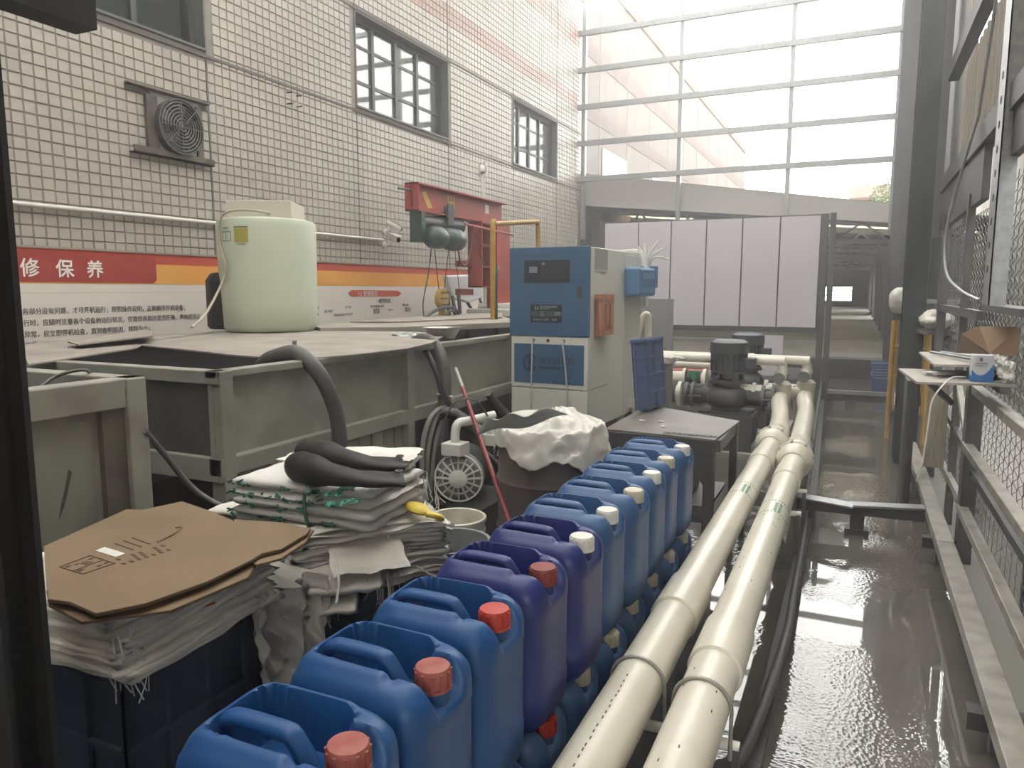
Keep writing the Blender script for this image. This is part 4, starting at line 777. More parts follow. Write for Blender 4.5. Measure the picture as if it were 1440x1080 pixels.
gl_ = cbx('display_window', panelK, -.505, -.145, -.018, -.011, 1.575, 1.735, fd); cbx('lcd', mat('lcd_grey', (.22, .25, .28), .4), -.465, -.40, -.020, -.017, 1.645, 1.69, fd); cbx('lcd', MATS['lcd_grey'], -.36, -.34, -.020, -.017, 1.70, 1.72, fd); cbx('inner_window', mat('panel_dark2', (.035, .037, .045), .2), -.37, -.16, -.0195, -.017, 1.60, 1.725, fd)
cbx('latch', mat('latch_brown', (.06, .055, .055), .5), -.085, -.055, -.02, -.011, 1.475, 1.545, fd); cbx('latch_plate', steelM, -.095, -.05, -.016, -.011, 1.465, 1.472, fd)
cp = cbx('control_label', panelK, -.455, -.205, -.016, -.011, 1.285, 1.415, fd)
whiteT = mat('panel_print', (.42, .45, .50), .5)
def ctext(s_, x, z, size, m, p, y=-.0165, sx=1, bold=0): return text(s_, size, m, p, CM @ Matrix(((1, 0, 0, x), (0, 0, -1, y), (0, 1, 0, z), (0, 0, 0, 1))), 'lettering', sx=sx, bold=bold)
ctext('L1', -.42, 1.38, .034, whiteT, fd, bold=.001); ctext('油水分离机控制系统', -.38, 1.393, .0165, whiteT, fd, sx=.95); ctext('CONTROL SYSTEM', -.38, 1.382, .009, whiteT, fd)
for x0, x1, z0, z1, mm in ((-.45, -.39, 1.328, 1.368, 'g1'), (-.38, -.34, 1.328, 1.37, 'g2'), (-.33, -.265, 1.328, 1.368, 'g1'), (-.26, -.21, 1.335, 1.365, 'g3')): cbx('label_field', mat('field_' + mm, {'g1': (.04, .05, .06), 'g2': (.09, .12, .12), 'g3': (.13, .16, .20)}[mm], .4), x0, x1, -.018, -.0155, z0, z1, fd)
ctext('启 停 自', -.43, 1.30, .016, whiteT, fd); ctext('手 动 排', -.365, 1.30, .016, whiteT, fd); ctext('电 源', -.285, 1.30, .018, whiteT, fd)
ctext('J . — 油水分离 . 设 备', -.58, 1.755, .028, mat('door_faint', (.025, .06, .12), .4), fd, y=-.0125)
navy = mat('logo_navy', (.012, .022, .05), .4)
ctext('油水分离机', -.385, .985, .058, navy, lf_, y=-.0105, bold=.0008); ctext('YOUSHUIFENLIJI', -.385, .942, .030, navy, lf_, y=-.0105, sx=.8, bold=.001)
lg = MB(); lc = CM @ Vector((-.46, -.0115, .985))
for k in range(26):
    t = k / 26 * 2 * PI * .82 + .7; lg.bx(-.46 + .052 * math.cos(t) - .006, -.46 + .052 * math.cos(t) + .006, -.0115, -.0098, .985 + .06 * math.sin(t) - .006, .985 + .06 * math.sin(t) + .006, CM)
lg.plate([CM @ Vector((x_, -.0115, z_)) for x_, z_ in ((-.46, 1.03), (-.445, .985), (-.452, .968), (-.468, .968), (-.475, .985))], .001, (0, 1, 0)).plate([CM @ Vector((x_, -.0115, z_)) for x_, z_ in ((-.48, .945), (-.455, .962), (-.43, .975), (-.44, .95), (-.46, .93))], .001, (0, 1, 0)).plate([CM @ Vector((x_, -.0115, z_)) for x_, z_ in ((-.485, 1.01), (-.46, 1.028), (-.435, 1.02), (-.44, 1.045), (-.48, 1.04))], .001, (0, 1, 0))
lg.build('round_logo', navy, lf_)
for k, xx in enumerate((-.435, -.315, -.19)): MB().lathe([(.013, -.001), (.013, .012)], CM @ Vector((xx, -.008, 1.152)), 12, 'y').build('cable_hole', steelDD, lf_)
for k, (xx, dx, zb) in enumerate(((-.435, -.01, .60), (-.19, .06, .52))): MB().tube(spline([CM @ Vector((xx, -.006, 1.152)), CM @ Vector((xx + .002, -.028, 1.13)), CM @ Vector((xx + dx * .4, -.026, .95)), CM @ Vector((xx + dx, -.024, zb))]), .007, 8).build('clear_tube', mat('tube_grey', (.42, .43, .42), .35), cb, smooth=60)
cbx('side_vent', mat('vent_film', (.32, .33, .30), .3), -.001, .004, .10, .36, 1.66, 1.82); cbx('side_vent_rim', cabWhite, -.001, .006, .10, .36, 1.655, 1.665)
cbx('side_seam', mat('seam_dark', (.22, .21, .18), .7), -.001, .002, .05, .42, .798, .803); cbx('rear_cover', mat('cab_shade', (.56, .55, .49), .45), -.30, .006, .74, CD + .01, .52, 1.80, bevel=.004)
for xx, yy in ((-.58, .06), (-.05, .06), (-.58, 1.1), (-.05, 1.1)): cbx('leg', steelDD, xx - .03, xx + .03, yy - .03, yy + .03, 0, Z0)
# coral holder and blue letter box hanging on its side
coral = mat('coral_plastic', (.52, .24, .15), .5, col2=(.44, .19, .12), scale=6)
ch = thing('coral_holder', 'small coral plastic rack with two slots on the cabinet side', 'holder', CM @ Vector((.03, .3, 1.3)))
m = MB()
for y0, y1 in ((.10, .165), (.205, .255), (.295, .36)): m.bx(.002, .06, y0, y1, 1.22, 1.46, CM)
m.bx(.002, .06, .10, .36, 1.19, 1.24, CM).bx(.002, .06, .10, .18, 1.43, 1.49, CM).bx(.002, .06, .28, .36, 1.43, 1.49, CM).bx(.002, .06, .17, .29, 1.42, 1.46, CM).bx(.002, .035, .10, .36, 1.21, 1.46, CM)
m.build('rack', coral, ch); MB().bx(.036, .040, .165, .205, 1.25, 1.42, CM).bx(.036, .040, .255, .295, 1.25, 1.42, CM).build('slot', mat('slot_brown', (.16, .07, .045), .7), ch)
lb = thing('blue_letter_box', 'light blue plastic bin hung at the back of the cabinet side', 'bin', CM @ Vector((.07, .95, 1.6)))
MB().bx(.008, .14, .72, 1.16, 1.47, 1.70, CM).build('body', cabBlueL, lb, bevel=.02); MB().bx(.0, .15, 1.13, 1.18, 1.54, 1.72, CM).build('end_flap', cabBlueL, lb, bevel=.004); MB().bx(.139, .146, .80, 1.10, 1.61, 1.66, CM).bx(.139, .146, .80, 1.10, 1.50, 1.54, CM).build('raised_strip', mat('bin_pale', (.12, .26, .42), .4), lb)
pb_ = thing('pale_twigs', 'spray of thin white plastic strips sticking up from the blue bin', 'strips', CM @ Vector((.07, 1.1, 1.7)))
for k in range(9):
    a_ = -1.0 + k * .28; L = random.uniform(.14, .26); p0 = CM @ Vector((.08, 1.05 + .01 * k, 1.69)); MB().tube(spline([p0, p0 + Vector((.3 * L * math.sin(a_), 0, .6 * L)), p0 + Vector((L * math.sin(a_), .02, L * math.cos(a_) + .02))], 4), .007, 5).build('strip', whiteP, pb_)
tag(MB().bx(.01, .05, 1.17, 1.25, 1.38, 1.50, CM).build('small_plate', cabWhite), 'small cream plate behind the blue bin', 'plate')
MB().tube(spline([CM @ Vector((-.12, 1.35, .9)), CM @ Vector((-.05, 1.38, 1.25)), CM @ Vector((.0, 1.4, 1.30)), CM @ Vector((.01, 1.4, 1.15)), CM @ Vector((.01, 1.4, .68))]), .03, 10).build('bent_white_pipe', creamPVC, smooth=60); tag(bpy.data.objects['bent_white_pipe'], 'cream pipe bend peeking out behind the cabinet', 'pipe')
# steel table with oddments
tb = thing('steel_table', 'low dark steel table with a thick top behind the last cans', 'table', (-1.0, 4.6, 0))
MB().plate([(-1.36, 4.25, .68), (-.69, 4.20, .68), (-.65, 4.88, .68), (-1.36, 5.3, .68)], .012).build('top', mat('table_top', (.17, .155, .135), .5, col2=(.12, .11, .10), scale=4), tb)
MB().bx(-1.36, -.70, 4.215, 4.24, .585, .668).bx(-.70, -.665, 4.24, 4.88, .60, .668).build('apron', steelD, tb)
for x0, x1, y0, y1 in ((-.755, -.695, 4.22, 4.27), (-.70, -.655, 4.82, 4.87), (-1.36, -1.30, 4.22, 4.27)): MB().bx(x0, x1, y0, y1, 0, .668).build('leg', steelD, tb)
MB().plate([(-.755, 4.225, .60), (-.755, 4.225, .40), (-.83, 4.225, .50), (-.83, 4.225, .60)], .012, (0, 1, 0)).build('gusset', steelD, tb)
MB().bx(-1.33, -.72, 4.24, 4.85, .25, .27).bx(-1.33, -.72, 4.235, 4.25, .17, .25).build('low_shelf', steelM, tb)
tag(MB().bx(-1.2, -.86, 4.35, 4.7, .272, .52).build('grey_case', mat('case_grey', (.20, .17, .16), .7), bevel=.01), 'brownish grey case on the low shelf of the steel table', 'case')
lc_ = MB(); 
for k in range(9): x_ = -1.0 + k * .035; lc_.tube([(x_, 4.26, .684), (x_ + .03, 4.24, .684), (x_ + .035, 4.25, .69), (x_ + .005, 4.27, .686), (x_, 4.26, .684)], .0035, 5)
o = lc_.build('thin_chain', galvM); tag(o, 'thin pale chain laid along the front edge of the steel table', 'chain')
for k, (x_, y_) in enumerate(((-1.22, 4.6), (-1.05, 4.45), (-1.1, 4.62))): lump('paper_bit', (x_, y_, .685), (.02, .012, .005), whiteP, ['white scrap at the rear of the table top', 'white scrap nearest the table front', 'white scrap in the middle of the table top'][k], 'scrap', 40 + k, .4, 8)

# ------------------------------------------------------------------ generic ribbed crate
def crate(name, label, x0, x1, y0, y1, z0, z1, m, ribs_z, nx, ny, group=None, M=None):
    t = thing(name, label, 'crate', ((x0 + x1) / 2, (y0 + y1) / 2, z0) if M is None else M @ Vector((0, 0, 0)), group); w = .012; e = .013
    MB().bx(x0 + e, x1 - e, y0 + e, y1 - e, z0, z0 + w, M).bx(x0 + e, x0 + e + w, y0 + e, y1 - e, z0, z1, M).bx(x1 - e - w, x1 - e, y0 + e, y1 - e, z0, z1, M).bx(x0 + e, x1 - e, y0 + e, y0 + e + w, z0, z1, M).bx(x0 + e, x1 - e, y1 - e - w, y1 - e, z0, z1, M).build('shell', m, t)
    r = MB()
    for z in ribs_z: r.bx(x0, x1, y0, y0 + e, z - .005, z + .005, M).bx(x0, x1, y1 - e, y1, z - .005, z + .005, M).bx(x0, x0 + e, y0, y1, z - .005, z + .005, M).bx(x1 - e, x1, y0, y1, z - .005, z + .005, M)
    for k in range(nx + 1): x_ = x0 + .004 + (x1 - x0 - .008) * k / nx; r.bx(x_ - .004, x_ + .004, y0, y0 + e, z0, z1, M).bx(x_ - .004, x_ + .004, y1 - e, y1, z0, z1, M)
    for k in range(ny + 1): y_ = y0 + .004 + (y1 - y0 - .008) * k / ny; r.bx(x0, x0 + e, y_ - .004, y_ + .004, z0, z1, M).bx(x1 - e, x1, y_ - .004, y_ + .004, z0, z1, M)
    r.build('rib', crateR if m is crateM else m, t)
    MB().bx(x0 - .006, x1 + .006, y0 - .006, y0 + e + w, z1 - .02, z1, M).bx(x0 - .006, x1 + .006, y1 - e - w, y1 + .006, z1 - .02, z1, M).bx(x0 - .006, x0 + e + w, y0, y1, z1 - .02, z1, M).bx(x1 - e - w, x1 + .006, y0, y1, z1 - .02, z1, M).build('rim', m, t)
    return t
CRM = Matrix.Translation((-1.355, 4.92, .692)) @ Matrix.Rotation(math.radians(-4), 4, 'Z') @ Matrix.Rotation(math.radians(-5), 4, 'Y')
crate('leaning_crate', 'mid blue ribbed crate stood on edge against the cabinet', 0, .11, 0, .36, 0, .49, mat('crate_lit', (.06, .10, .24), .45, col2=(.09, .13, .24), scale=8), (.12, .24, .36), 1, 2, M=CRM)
crate('dark_crate', 'dark blue ribbed crate under the near sacks and cardboard', -2.05, -1.50, 1.07, 1.58, 0, .64, crateM, (.10, .26, .435, .60), 4, 4)
crate('dark_crate', 'dark blue crate in shadow under the tied sack pile', -2.10, -1.42, 1.84, 2.42, 0, .53, crateM, (.12, .28, .44), 3, 4)
crate('dark_crate', 'dark blue crate at the far left behind the black post', -2.19, -1.82, .50, 1.045, 0, .50, crateM, (.12, .28, .42), 3, 4)
tag(MB().lathe([(0, 0), (.13, 0), (.155, .45), (.165, .47), (.15, .47), (.12, .01), (0, .01)], (-1.50, 2.62, 0), 28, caps=False).build('grey_tub', mat('tub_grey', (.22, .225, .22), .5), smooth=40), 'grey plastic tub standing right of the tied sack pile', 'tub')

# ------------------------------------------------------------------ piles of folded woven sacks
def sack_mesh(lx, ly, th, seed, m, nu=24, nv=18, droop=0, calm=1):
    rnd = random.Random(seed); W_ = [(rnd.uniform(4, 16), rnd.uniform(4, 16), rnd.uniform(0, 6), rnd.uniform(.4, 1)) for _ in range(7)]
    ex = [rnd.uniform(0, 6) for _ in range(4)]
    def top(u, v, sgn):
        x = (u - .5) * lx * (1 + .012 * math.sin(v * 7 + ex[0])); y = (v - .5) * ly * (1 + .012 * math.sin(u * 8 + ex[1]))
        x += .003 * math.sin(v * 23 + ex[2]); y += .003 * math.sin(u * 21 + ex[3])
        e = min(min(u, 1 - u) * lx, min(v, 1 - v) * ly); edge = min(1, (e / (th * .9))) ** .5 if e > 0 else 0
        w = sum(a * math.sin(p * u + q * v + ph) for p, q, ph, a in W_) * .0011 * calm * (1 + 1.0 * (1 - edge))
        d = max(0, abs(u - .5) * 2 - .72) ** 2 * droop
        return Vector((x, y, sgn * th * .5 * edge + w - d))
    mb = MB().grid(lambda u, v: top(u, v, 1), nu, nv).grid(lambda u, v: top(u, v, -1), nu, nv)
    for f in range(len(mb.f) // 2, len(mb.f)): mb.f[f] = mb.f[f][::-1]
    n = nu * nv; o = n
    for i in range(nu - 1): mb.f.append([i, o + i, o + i + 1, i + 1]); mb.f.append([(nv - 1) * nu + i + 1, o + (nv - 1) * nu + i + 1, o + (nv - 1) * nu + i, (nv - 1) * nu + i]); mb.m += [0, 0]
    for j in range(nv - 1): mb.f.append([(j + 1) * nu, o + (j + 1) * nu, o + j * nu, j * nu]); mb.f.append([j * nu + nu - 1, o + j * nu + nu - 1, o + (j + 1) * nu + nu - 1, (j + 1) * nu + nu - 1]); mb.m += [0, 0]
    return mb.mesh('folded_sack', m, 180)
def bundle(name, label, cx, cy, z0, lx, ly, th, n, rz, m, seed, shift=(0, 0), jit=.012, shrink=0, tilt=0, droop=0, calm=1):
    t = thing(name, label, 'sack bundle', (cx, cy, z0)); rnd = random.Random(seed)
    ms = [sack_mesh(lx, ly, th * 1.12, seed * 31 + k, m, droop=droop, calm=calm) for k in range(3)]
    for k in range(n):
        o = bpy.data.objects.new('folded_sack', ms[k % 3]); COL.objects.link(o); o.parent = t
        f = 1 - shrink * abs(k / max(1, n - 1) - .5)
        o.location = (shift[0] * k + rnd.uniform(-jit, jit), shift[1] * k + rnd.uniform(-jit, jit), th * (k + .55)); o.scale = (f, f, 1)
        o.rotation_euler = (rnd.uniform(-.01, .01), tilt + rnd.uniform(-.01, .01), rz + rnd.uniform(-.03, .03) + (PI if k % 2 else 0) * 0)
    return t
def fringe(parent, pts, seed, n=5, L=.10):
    rnd = random.Random(seed); mb = MB()
    for p in pts:
        for _ in range(n):
            q = Vector(p) + Vector((rnd.uniform(-.03, .03), rnd.uniform(-.03, .03), 0)); l = L * rnd.uniform(.4, 1.1)
            mb.tube(spline([q, q + Vector((rnd.uniform(-.01, .015), rnd.uniform(-.015, .01), -l * .5)), q + Vector((rnd.uniform(-.02, .02), rnd.uniform(-.02, .02), -l))], 3), .0018, 4, caps=False)
    o = mb.build('fringe_thread', sackD, parent); o['kind'] = 'stuff'; return o
# near pile on the first crate, under the cardboard
b1 = bundle('sack_pile', 'pile of folded white sacks on the dark crate under the cardboard', -1.69, 1.27, .645, .54, .52, .0098, 16, .06, sackM, 1, shift=(-.005, .0), jit=.014, droop=.06, calm=1.3)
fringe(b1, [(-1.47, 1.05, .76), (-1.47, 1.07, .71), (-1.48, 1.10, .68)], 3, 7, .12)
MB().plate([gx(281, 852, -1.47), gx(303, 846, -1.47), gx(303, 849, -1.47), gx(281, 856, -1.47)], .001, (-1, 0, 0)).build('red_print', redInk, b1)
b0 = bundle('sack_pile', 'sagging pile of grey sacks just right of the black post', -2.04, .86, .50, .44, .38, .0105, 17, .05, sackD, 2, jit=.02, droop=.10, calm=1.4)
# second pile, tied, on the shadowed crate, and the printed bundle above
b2 = bundle('sack_pile', 'loose tied pile of white sacks with hanging threads below printed bundle', -1.555, 2.065, .54, .52, .42, .0105, 20, .89, sackM, 4, shift=(.0, .0), jit=.018, droop=.05, calm=1.4)
fringe(b2, [(-1.46, 1.72, .60), (-1.44, 1.76, .64), (-1.36, 1.86, .66), (-1.33, 1.90, .62)], 6, 8, .17)
MB().tube(spline([(-1.50, 2.08, .762), (-1.39, 1.985, .755), (-1.37, 1.965, .70), (-1.365, 1.96, .58), (-1.36, 1.96, .30), (-1.36, 1.96, .05)]), .004, 6).tube(spline([(-1.30, 2.02, .60), (-1.25, 2.08, .55), (-1.27, 2.14, .62)]), .003, 6).tube(spline([(-1.45, 1.78, .70), (-1.40, 1.74, .64), (-1.38, 1.70, .58)]), .004, 6).build('twine', sackD, b2)
for k in range(3):
    m = sack_mesh(.30, .24, .016, 90 + k, sackD, droop=.06); o = link('folded_sack', m, None); o.parent = b2; o.location = (.03 + .045 * k, -.26 + .055 * k, .06 + .05 * k); o.rotation_euler = (.0, .50 - .08 * k, -.95 + .1 * k)
print_m = mat('woven_sack_print', (.60, .58, .55), .7, col2=(.50, .48, .45), scale=7, mix=(.4, .75), bump=.12, bscale=60)
BZ = .755
b3 = bundle('printed_sack_bundle', 'thick bundle of white sacks with green characters, tied with string', -1.64, 2.005, BZ, .57, .37, .032, 4, .05, print_m, 5, shift=(-.004, .006), jit=.004, shrink=.0, calm=.6)
# printed strokes lie on the folded front edges and on the top sack
gm = MB(); rnd = random.Random(9)
for k in range(4):
    z = BZ + .032 * (k + .5); 
    for xx in (-1.90, -1.84, -1.78, -1.70, -1.62, -1.56, -1.50):
        if rnd.random() < .15: continue
        for s in range(4):
            a_ = Vector((xx + rnd.uniform(-.02, .02), 1.820 + .005 * k + (xx + 1.64) * .05, z + rnd.uniform(-.007, .007))); d_ = Vector((rnd.uniform(-.026, .026), 0, rnd.uniform(-.012, .012)))
            gm.bar(a_, a_ + d_ + Vector((.001, 0, .0005)), .005, .007, (0, -1, 0))
gm.build('green_print', greenInk, b3)
for i, (s_, px, py) in enumerate((('优', 452, 698), ('质', 472, 690), ('料', 455, 712), ('方', 478, 708))):
    p = gz(px, py, BZ + .137); text(s_, .062, greenInk, b3, Matrix.Translation(p) @ Matrix.Rotation(.55, 4, 'Z'), 'green_character', bold=.001)
text('大', .05, redInk, b3, Matrix.Translation(gz(436, 682, BZ + .137)) @ Matrix.Rotation(.5, 4, 'Z'), 'red_character')
MB().tube(spline([gz(432, 680, BZ + .137), gz(434, 694, BZ + .137), (-1.585, 1.812, BZ + .115), (-1.58, 1.806, BZ + .06), (-1.575, 1.81, BZ + .01), (-1.57, 1.84, BZ - .005)], 5), .0055, 6).build('green_string', mat('string_green', (.06, .12, .08), .8), b3)
b6 = bundle('sack_pile', 'white sacks under the left end of the printed bundle', -1.88, 1.99, .54, .36, .34, .0165, 13, .05, sackD, 17, jit=.012)
b4 = bundle('sack_pile', 'crumpled folded sacks rising behind the printed bundle under the boots', -1.56, 2.165, BZ + .135, .30, .20, .015, 3, .35, sackM, 12, jit=.02, droop=.03)
b5 = bundle('sack_pile', 'white folded sacks piled behind the left of the printed bundle', -1.88, 2.30, .54, .34, .22, .018, 18, .1, sackM, 14, jit=.015)
fringe(b4, [(-1.36, 2.16, .88), (-1.35, 2.20, .84), (-1.34, 2.22, .80)], 15, 6, .09)
# hanging crumpled plastic sack between the crates
def hang(u, v):
    w = .27 * (1 - .12 * v + .10 * math.sin(v * 4 + .6)); s1 = math.sin(u * 13 + v * 2.5); s2 = math.sin(u * 31 + v * 6 + 1)
    y = 1.585 + (u - .5) * w + .012 * math.sin(v * 13 + u * 5); cr_ = abs(noise.noise(Vector((u * 5, v * 6, 3)))) + .6 * abs(noise.noise(Vector((u * 11, v * 12, 9)))); x = -1.455 + .026 * s1 + .008 * s2 - .045 * cr_ * smooth01(v * 4); z = .775 - .62 * v + .02 * math.sin(u * 9) * (1 - v) - .04 * (u - .5)
    if v < .18: x -= (.18 - v) * 1.3; z = .775 - .62 * .18 - (v - .18) * .16 - .04 * (u - .5)
    return Vector((x, y, max(z, .05)))
tag(MB().grid(hang, 80, 90).build('hanging_sack', mat('hanging_film', (.50, .475, .43), .4, col2=(.42, .40, .36), scale=5, bump=.25, bscale=14), smooth=50, solid=.003), 'crumpled whitish plastic sack hanging down between the dark crates', 'sack')
# flattened cartons
def carton(name, label, pts, z, th, m=cardM, curl=()):
    t = thing(name, label, 'cardboard', gz(pts[0][0], pts[0][1], z)); P = [gz(a_, b_, z + (c_[0] if c_ else 0)) for a_, b_, *c_ in pts]
    MB().plate(P, th).build('sheet', m, t)
    c0 = sum(P, Vector()) / len(P); e = MB(); k = len(P)
    for i in range(k):
        a_, b_ = P[i], P[(i + 1) % k]; n = Vector(((b_ - a_).y, -(b_ - a_).x, 0)).normalized(); n = n if n.dot((a_ + b_) / 2 - c0) > 0 else -n
        e.plate([a_ + n * .0005 + Vector((0, 0, -.0012)), b_ + n * .0005 + Vector((0, 0, -.0012)), b_ + n * .0005 + Vector((0, 0, -th + .0012)), a_ + n * .0005 + Vector((0, 0, -th + .0012))], .001, n)
    e.build('fluted_edge', cardD, t)
    return t
zc = .835
carton('flat_carton', 'lower flattened brown carton whose edge shows under the top one', [(66, 830), (70, 850), (115, 874), (240, 858), (348, 812), (362, 790), (300, 730), (180, 740)], zc - .022, .007)
carton('flat_carton', 'small brown carton corner sticking out towards the printed sacks', [(330, 770), (360, 794), (395, 785), (430, 762), (441, 745), (400, 735), (330, 730)], zc - .012, .006)
c1 = carton('flat_carton', 'large flattened brown carton with printed marks on the near sacks', [(62, 768), (66, 812), (68, 842), (98, 846), (112, 852), (135, 862), (205, 848), (290, 818), (352, 788), (368, 778), (395, 772), (432, 750), (436, 742), (330, 733), (300, 720), (256, 705), (200, 717), (178, 716)], zc, .008)
pr = MB()
def cpl(pts, mb, h=.0012): return mb.plate([gz(a_, b_, zc + h) for a_, b_ in pts], .0008)
for (a_, b_), (c_, d_) in (((84, 797), (127, 781)), ((127, 781), (161, 792)), ((161, 792), (117, 807)), ((117, 807), (84, 797)), ((104, 802), (146, 787))):
    pr.bar(gz(a_, b_, zc + .001), gz(c_, d_, zc + .001), .0035, .001)
for (a_, b_, w_) in ((122, 791, 9), (96, 796, 5), (113, 801, 6), (140, 795, 5), (128, 785, 4), (108, 793, 4), (150, 791, 4)): cpl([(a_ - w_, b_ + 1), (a_, b_ - w_ * .3), (a_ + w_, b_ - 1), (a_, b_ + w_ * .35)], pr)
rnd = random.Random(4)
for i in range(7):
    for j in range(3):
        if rnd.random() < .2: continue
        a_ = 166 + i * 10.5 + j * 4; b_ = 786 - i * 3.2 + j * 3.0; cpl([(a_ - 4, b_), (a_, b_ - 1.5), (a_ + 4, b_ + .6), (a_, b_ + 1.8)], pr)
for a_, b_ in ((162, 764), (174, 760), (186, 756)): pr.bar(gz(a_, b_, zc + .001), gz(a_ + 25, b_ + 9, zc + .001), .004, .001)
pr.build('brown_print', inkM, c1)
cpl([(134, 774), (147, 769), (176, 778), (163, 783)], MB()).build('white_label', whiteP, c1)
MB().tube([gz(222, 762, zc + .001), gz(242, 752, zc + .003), gz(256, 742, zc + .001), gz(247, 742, zc + .001)], .003, 5).build('crease', mat('card_dark', (.17, .10, .05), .8), c1)
# black rubber boots lying on the bundle
def boot(label, p0, p1, p2, p3, z, r0):
    t = thing('rubber_boot', label, 'boot', p0)
    P = spline([p0, p1, p2, p3], 8); n = len(P)
    rs = []; 
    for i in range(n):
        u = i / (n - 1); rs.append(r0 * (math.sin(min(1, u / .14) * PI / 2) ** .7 * .98 + .02) * (1.0 - .20 * smooth01((u - .12) / .4) + .42 * smooth01((u - .55) / .45) + .04 * math.sin(u * 26)))
    mb = MB(); prev = None; ring = []
    ns = 20
    for i, p in enumerate(P):
        u = i / (n - 1); tdir = (P[min(i + 1, n - 1)] - P[max(i - 1, 0)]).normalized(); w = tdir.cross(Vector((0, 0, 1))).normalized(); up_ = w.cross(tdir); fl = 1 - .74 * smooth01((u - .25) / .7)
        ring.append([p + w * rs[i] * math.cos(2 * PI * k / ns) * (1 + .30 * (1 - fl)) + up_ * rs[i] * fl * (math.sin(2 * PI * k / ns) + .05 * math.sin(6 * PI * k / ns + u * 9)) for k in range(ns)])
    vs = [v for r in ring for v in r]; fs = [(i * ns + k, i * ns + (k + 1) % ns, (i + 1) * ns + (k + 1) % ns, (i + 1) * ns + k) for i in range(n - 1) for k in range(ns)] + [tuple(range(ns - 1, -1, -1))]
    mb.add(vs, fs); mb.build('shaft', rubber, t, smooth=75, solid=.004)
    # sole and heel at the closed end
    a_, b_ = P[0], P[5]; d = (P[4] - P[1]).normalized(); MB().tube([P[1] + d * .0, P[2], P[4]], [rs[1] * 1.02, rs[2] * 1.035, rs[4] * 1.02], 20, caps=False).build('heel_band', mat('rubber_sole', (.03, .025, .021), .6), t, smooth=60)
    e = P[n - 2]; MB().tube([e + Vector((0, -.0, rs[-2] * .45)) + Vector((.012 * math.cos(k * PI / 4), .012 * math.sin(k * PI / 4), .0)) for k in range(8)], .003, 5, closed=True).build('loop', steelM, t)
    return t
bz = BZ + .13
boot('black rubber boot lying flat on the printed sacks, nearer one', gz(412, 652, bz + .05), gz(450, 664, bz + .055), gz(505, 673, bz + .045), gz(566, 674, bz + .035), bz, .050)
boot('black rubber boot lying flat on the sacks, farther one', gz(420, 634, bz + .062), gz(470, 643, bz + .06), gz(520, 652, bz + .05), gz(566, 652, bz + .045), bz, .050)

# ------------------------------------------------------------------ blue jerrycans
def can_body():
    HX, HY, H = .160, .127, .398; NU, NV = 60, 48; nn = 4.5
    def sq(i, j):
        x, y = -1 + 2 * i / (NU - 1), -1 + 2 * j / (NV - 1); m = max(abs(x), abs(y))
        if m < 1e-6: return 0, 0, 0
        s = m / ((abs(x) ** nn + abs(y) ** nn) ** (1 / nn)); return x * s, y * s, m
    def rect(x, y, x0, x1, y0, y1, w): return smooth01((x - x0) / w + .5) * smooth01((x1 - x) / w + .5) * smooth01((y - y0) / w + .5) * smooth01((y1 - y) / w + .5)
    def top(x, y, m):
        z = H - .042 * max(0, (m - .70) / .30) ** 2.3
        basin = rect(x, y, -.108, .075, -.062, .074, .016)
        pocket = rect(x, y, .055, .30, -.052, .050, .022)
        rise = .012 * rect(x, y, -.135, .065, -.090, .098, .022)
        z += rise * (1 - basin) * (1 - pocket)
        tgt = H - .085; z1 = z + (tgt - z) * basin
        tp = H - .052 - max(0, x - .125) * .55
        zp = z1 + (min(tp, z1) - z1) * pocket if pocket > 0 else z1
        return zp
    mb = MB(); vs = []; 
    for j in range(NV):
        for i in range(NU):
            sx, sy, m = sq(i, j); x, y = sx * HX, sy * HY; k = .985 if m > .98 else 1
            vs.append((x * k, y * k, top(x, y, m)))
    fs = [(j * NU + i, j * NU + i + 1, (j + 1) * NU + i + 1, (j + 1) * NU + i) for j in range(NV - 1) for i in range(NU - 1)]
    bd = [i for i in range(NU)] + [j * NU + NU - 1 for j in range(1, NV)] + [(NV - 1) * NU + i for i in range(NU - 2, -1, -1)] + [j * NU for j in range(NV - 2, 0, -1)]
    last = bd; tops = [vs[i] for i in bd]
    for q, (s, z) in enumerate(((1.0, .340), (1.003, .32), (1.003, .305), (.992, .300), (.992, .10), (1.003, .094), (1.0, .070), (.985, .038), (.95, .014), (.88, 0.0))):
        idx = []
        for p in tops:
            x, y = p[0] / .985, p[1] / .985; zz = z if q else min(z, p[2] - .006) if p[2] < .36 else .345
            if q == 1: zz = min(z, p[2] - .012)
            vs.append((x * s, y * s, zz)); idx.append(len(vs) - 1)
        for k in range(len(idx)): fs.append((last[k], last[(k + 1) % len(idx)], idx[(k + 1) % len(idx)], idx[k]))
        last = idx
    fs.append(tuple(last)); mb.add(vs, fs)
    return mb
def make_can(bm_, cm_):
    t = thing('jerrycan', 'x', 'jerrycan', (0, 0, 0), 'blue jerrycans in the two tier row')
    me = can_mesh.copy(); me.materials.clear(); me.materials.append(bm_); link('body', me, t)
    hm = handle_mesh.copy(); hm.materials.clear(); hm.materials.append(bm_); link('handle', hm, t)
    nm = neck_mesh.copy(); nm.materials.clear(); nm.materials.append(bm_); link('neck', nm, t)
    cm2 = cap_mesh.copy(); cm2.materials.clear(); cm2.materials.append(cm_); link('cap', cm2, t)
    return t
can_mesh = can_body().mesh('body', blueA, 55)
hb_ = MB(); hp = spline([(-.125, -.018, .345), (-.118, -.018, .385), (-.100, -.018, .402), (-.07, -.018, .406), (-.02, -.018, .406), (.014, -.018, .405), (.030, -.018, .396), (.060, -.017, .352), (.080, -.016, .318)], 4); hb_.tube(hp, .0165, 12, sx=1.12, sy=.85)
handle_mesh = hb_.mesh('handle', blueA, 60)
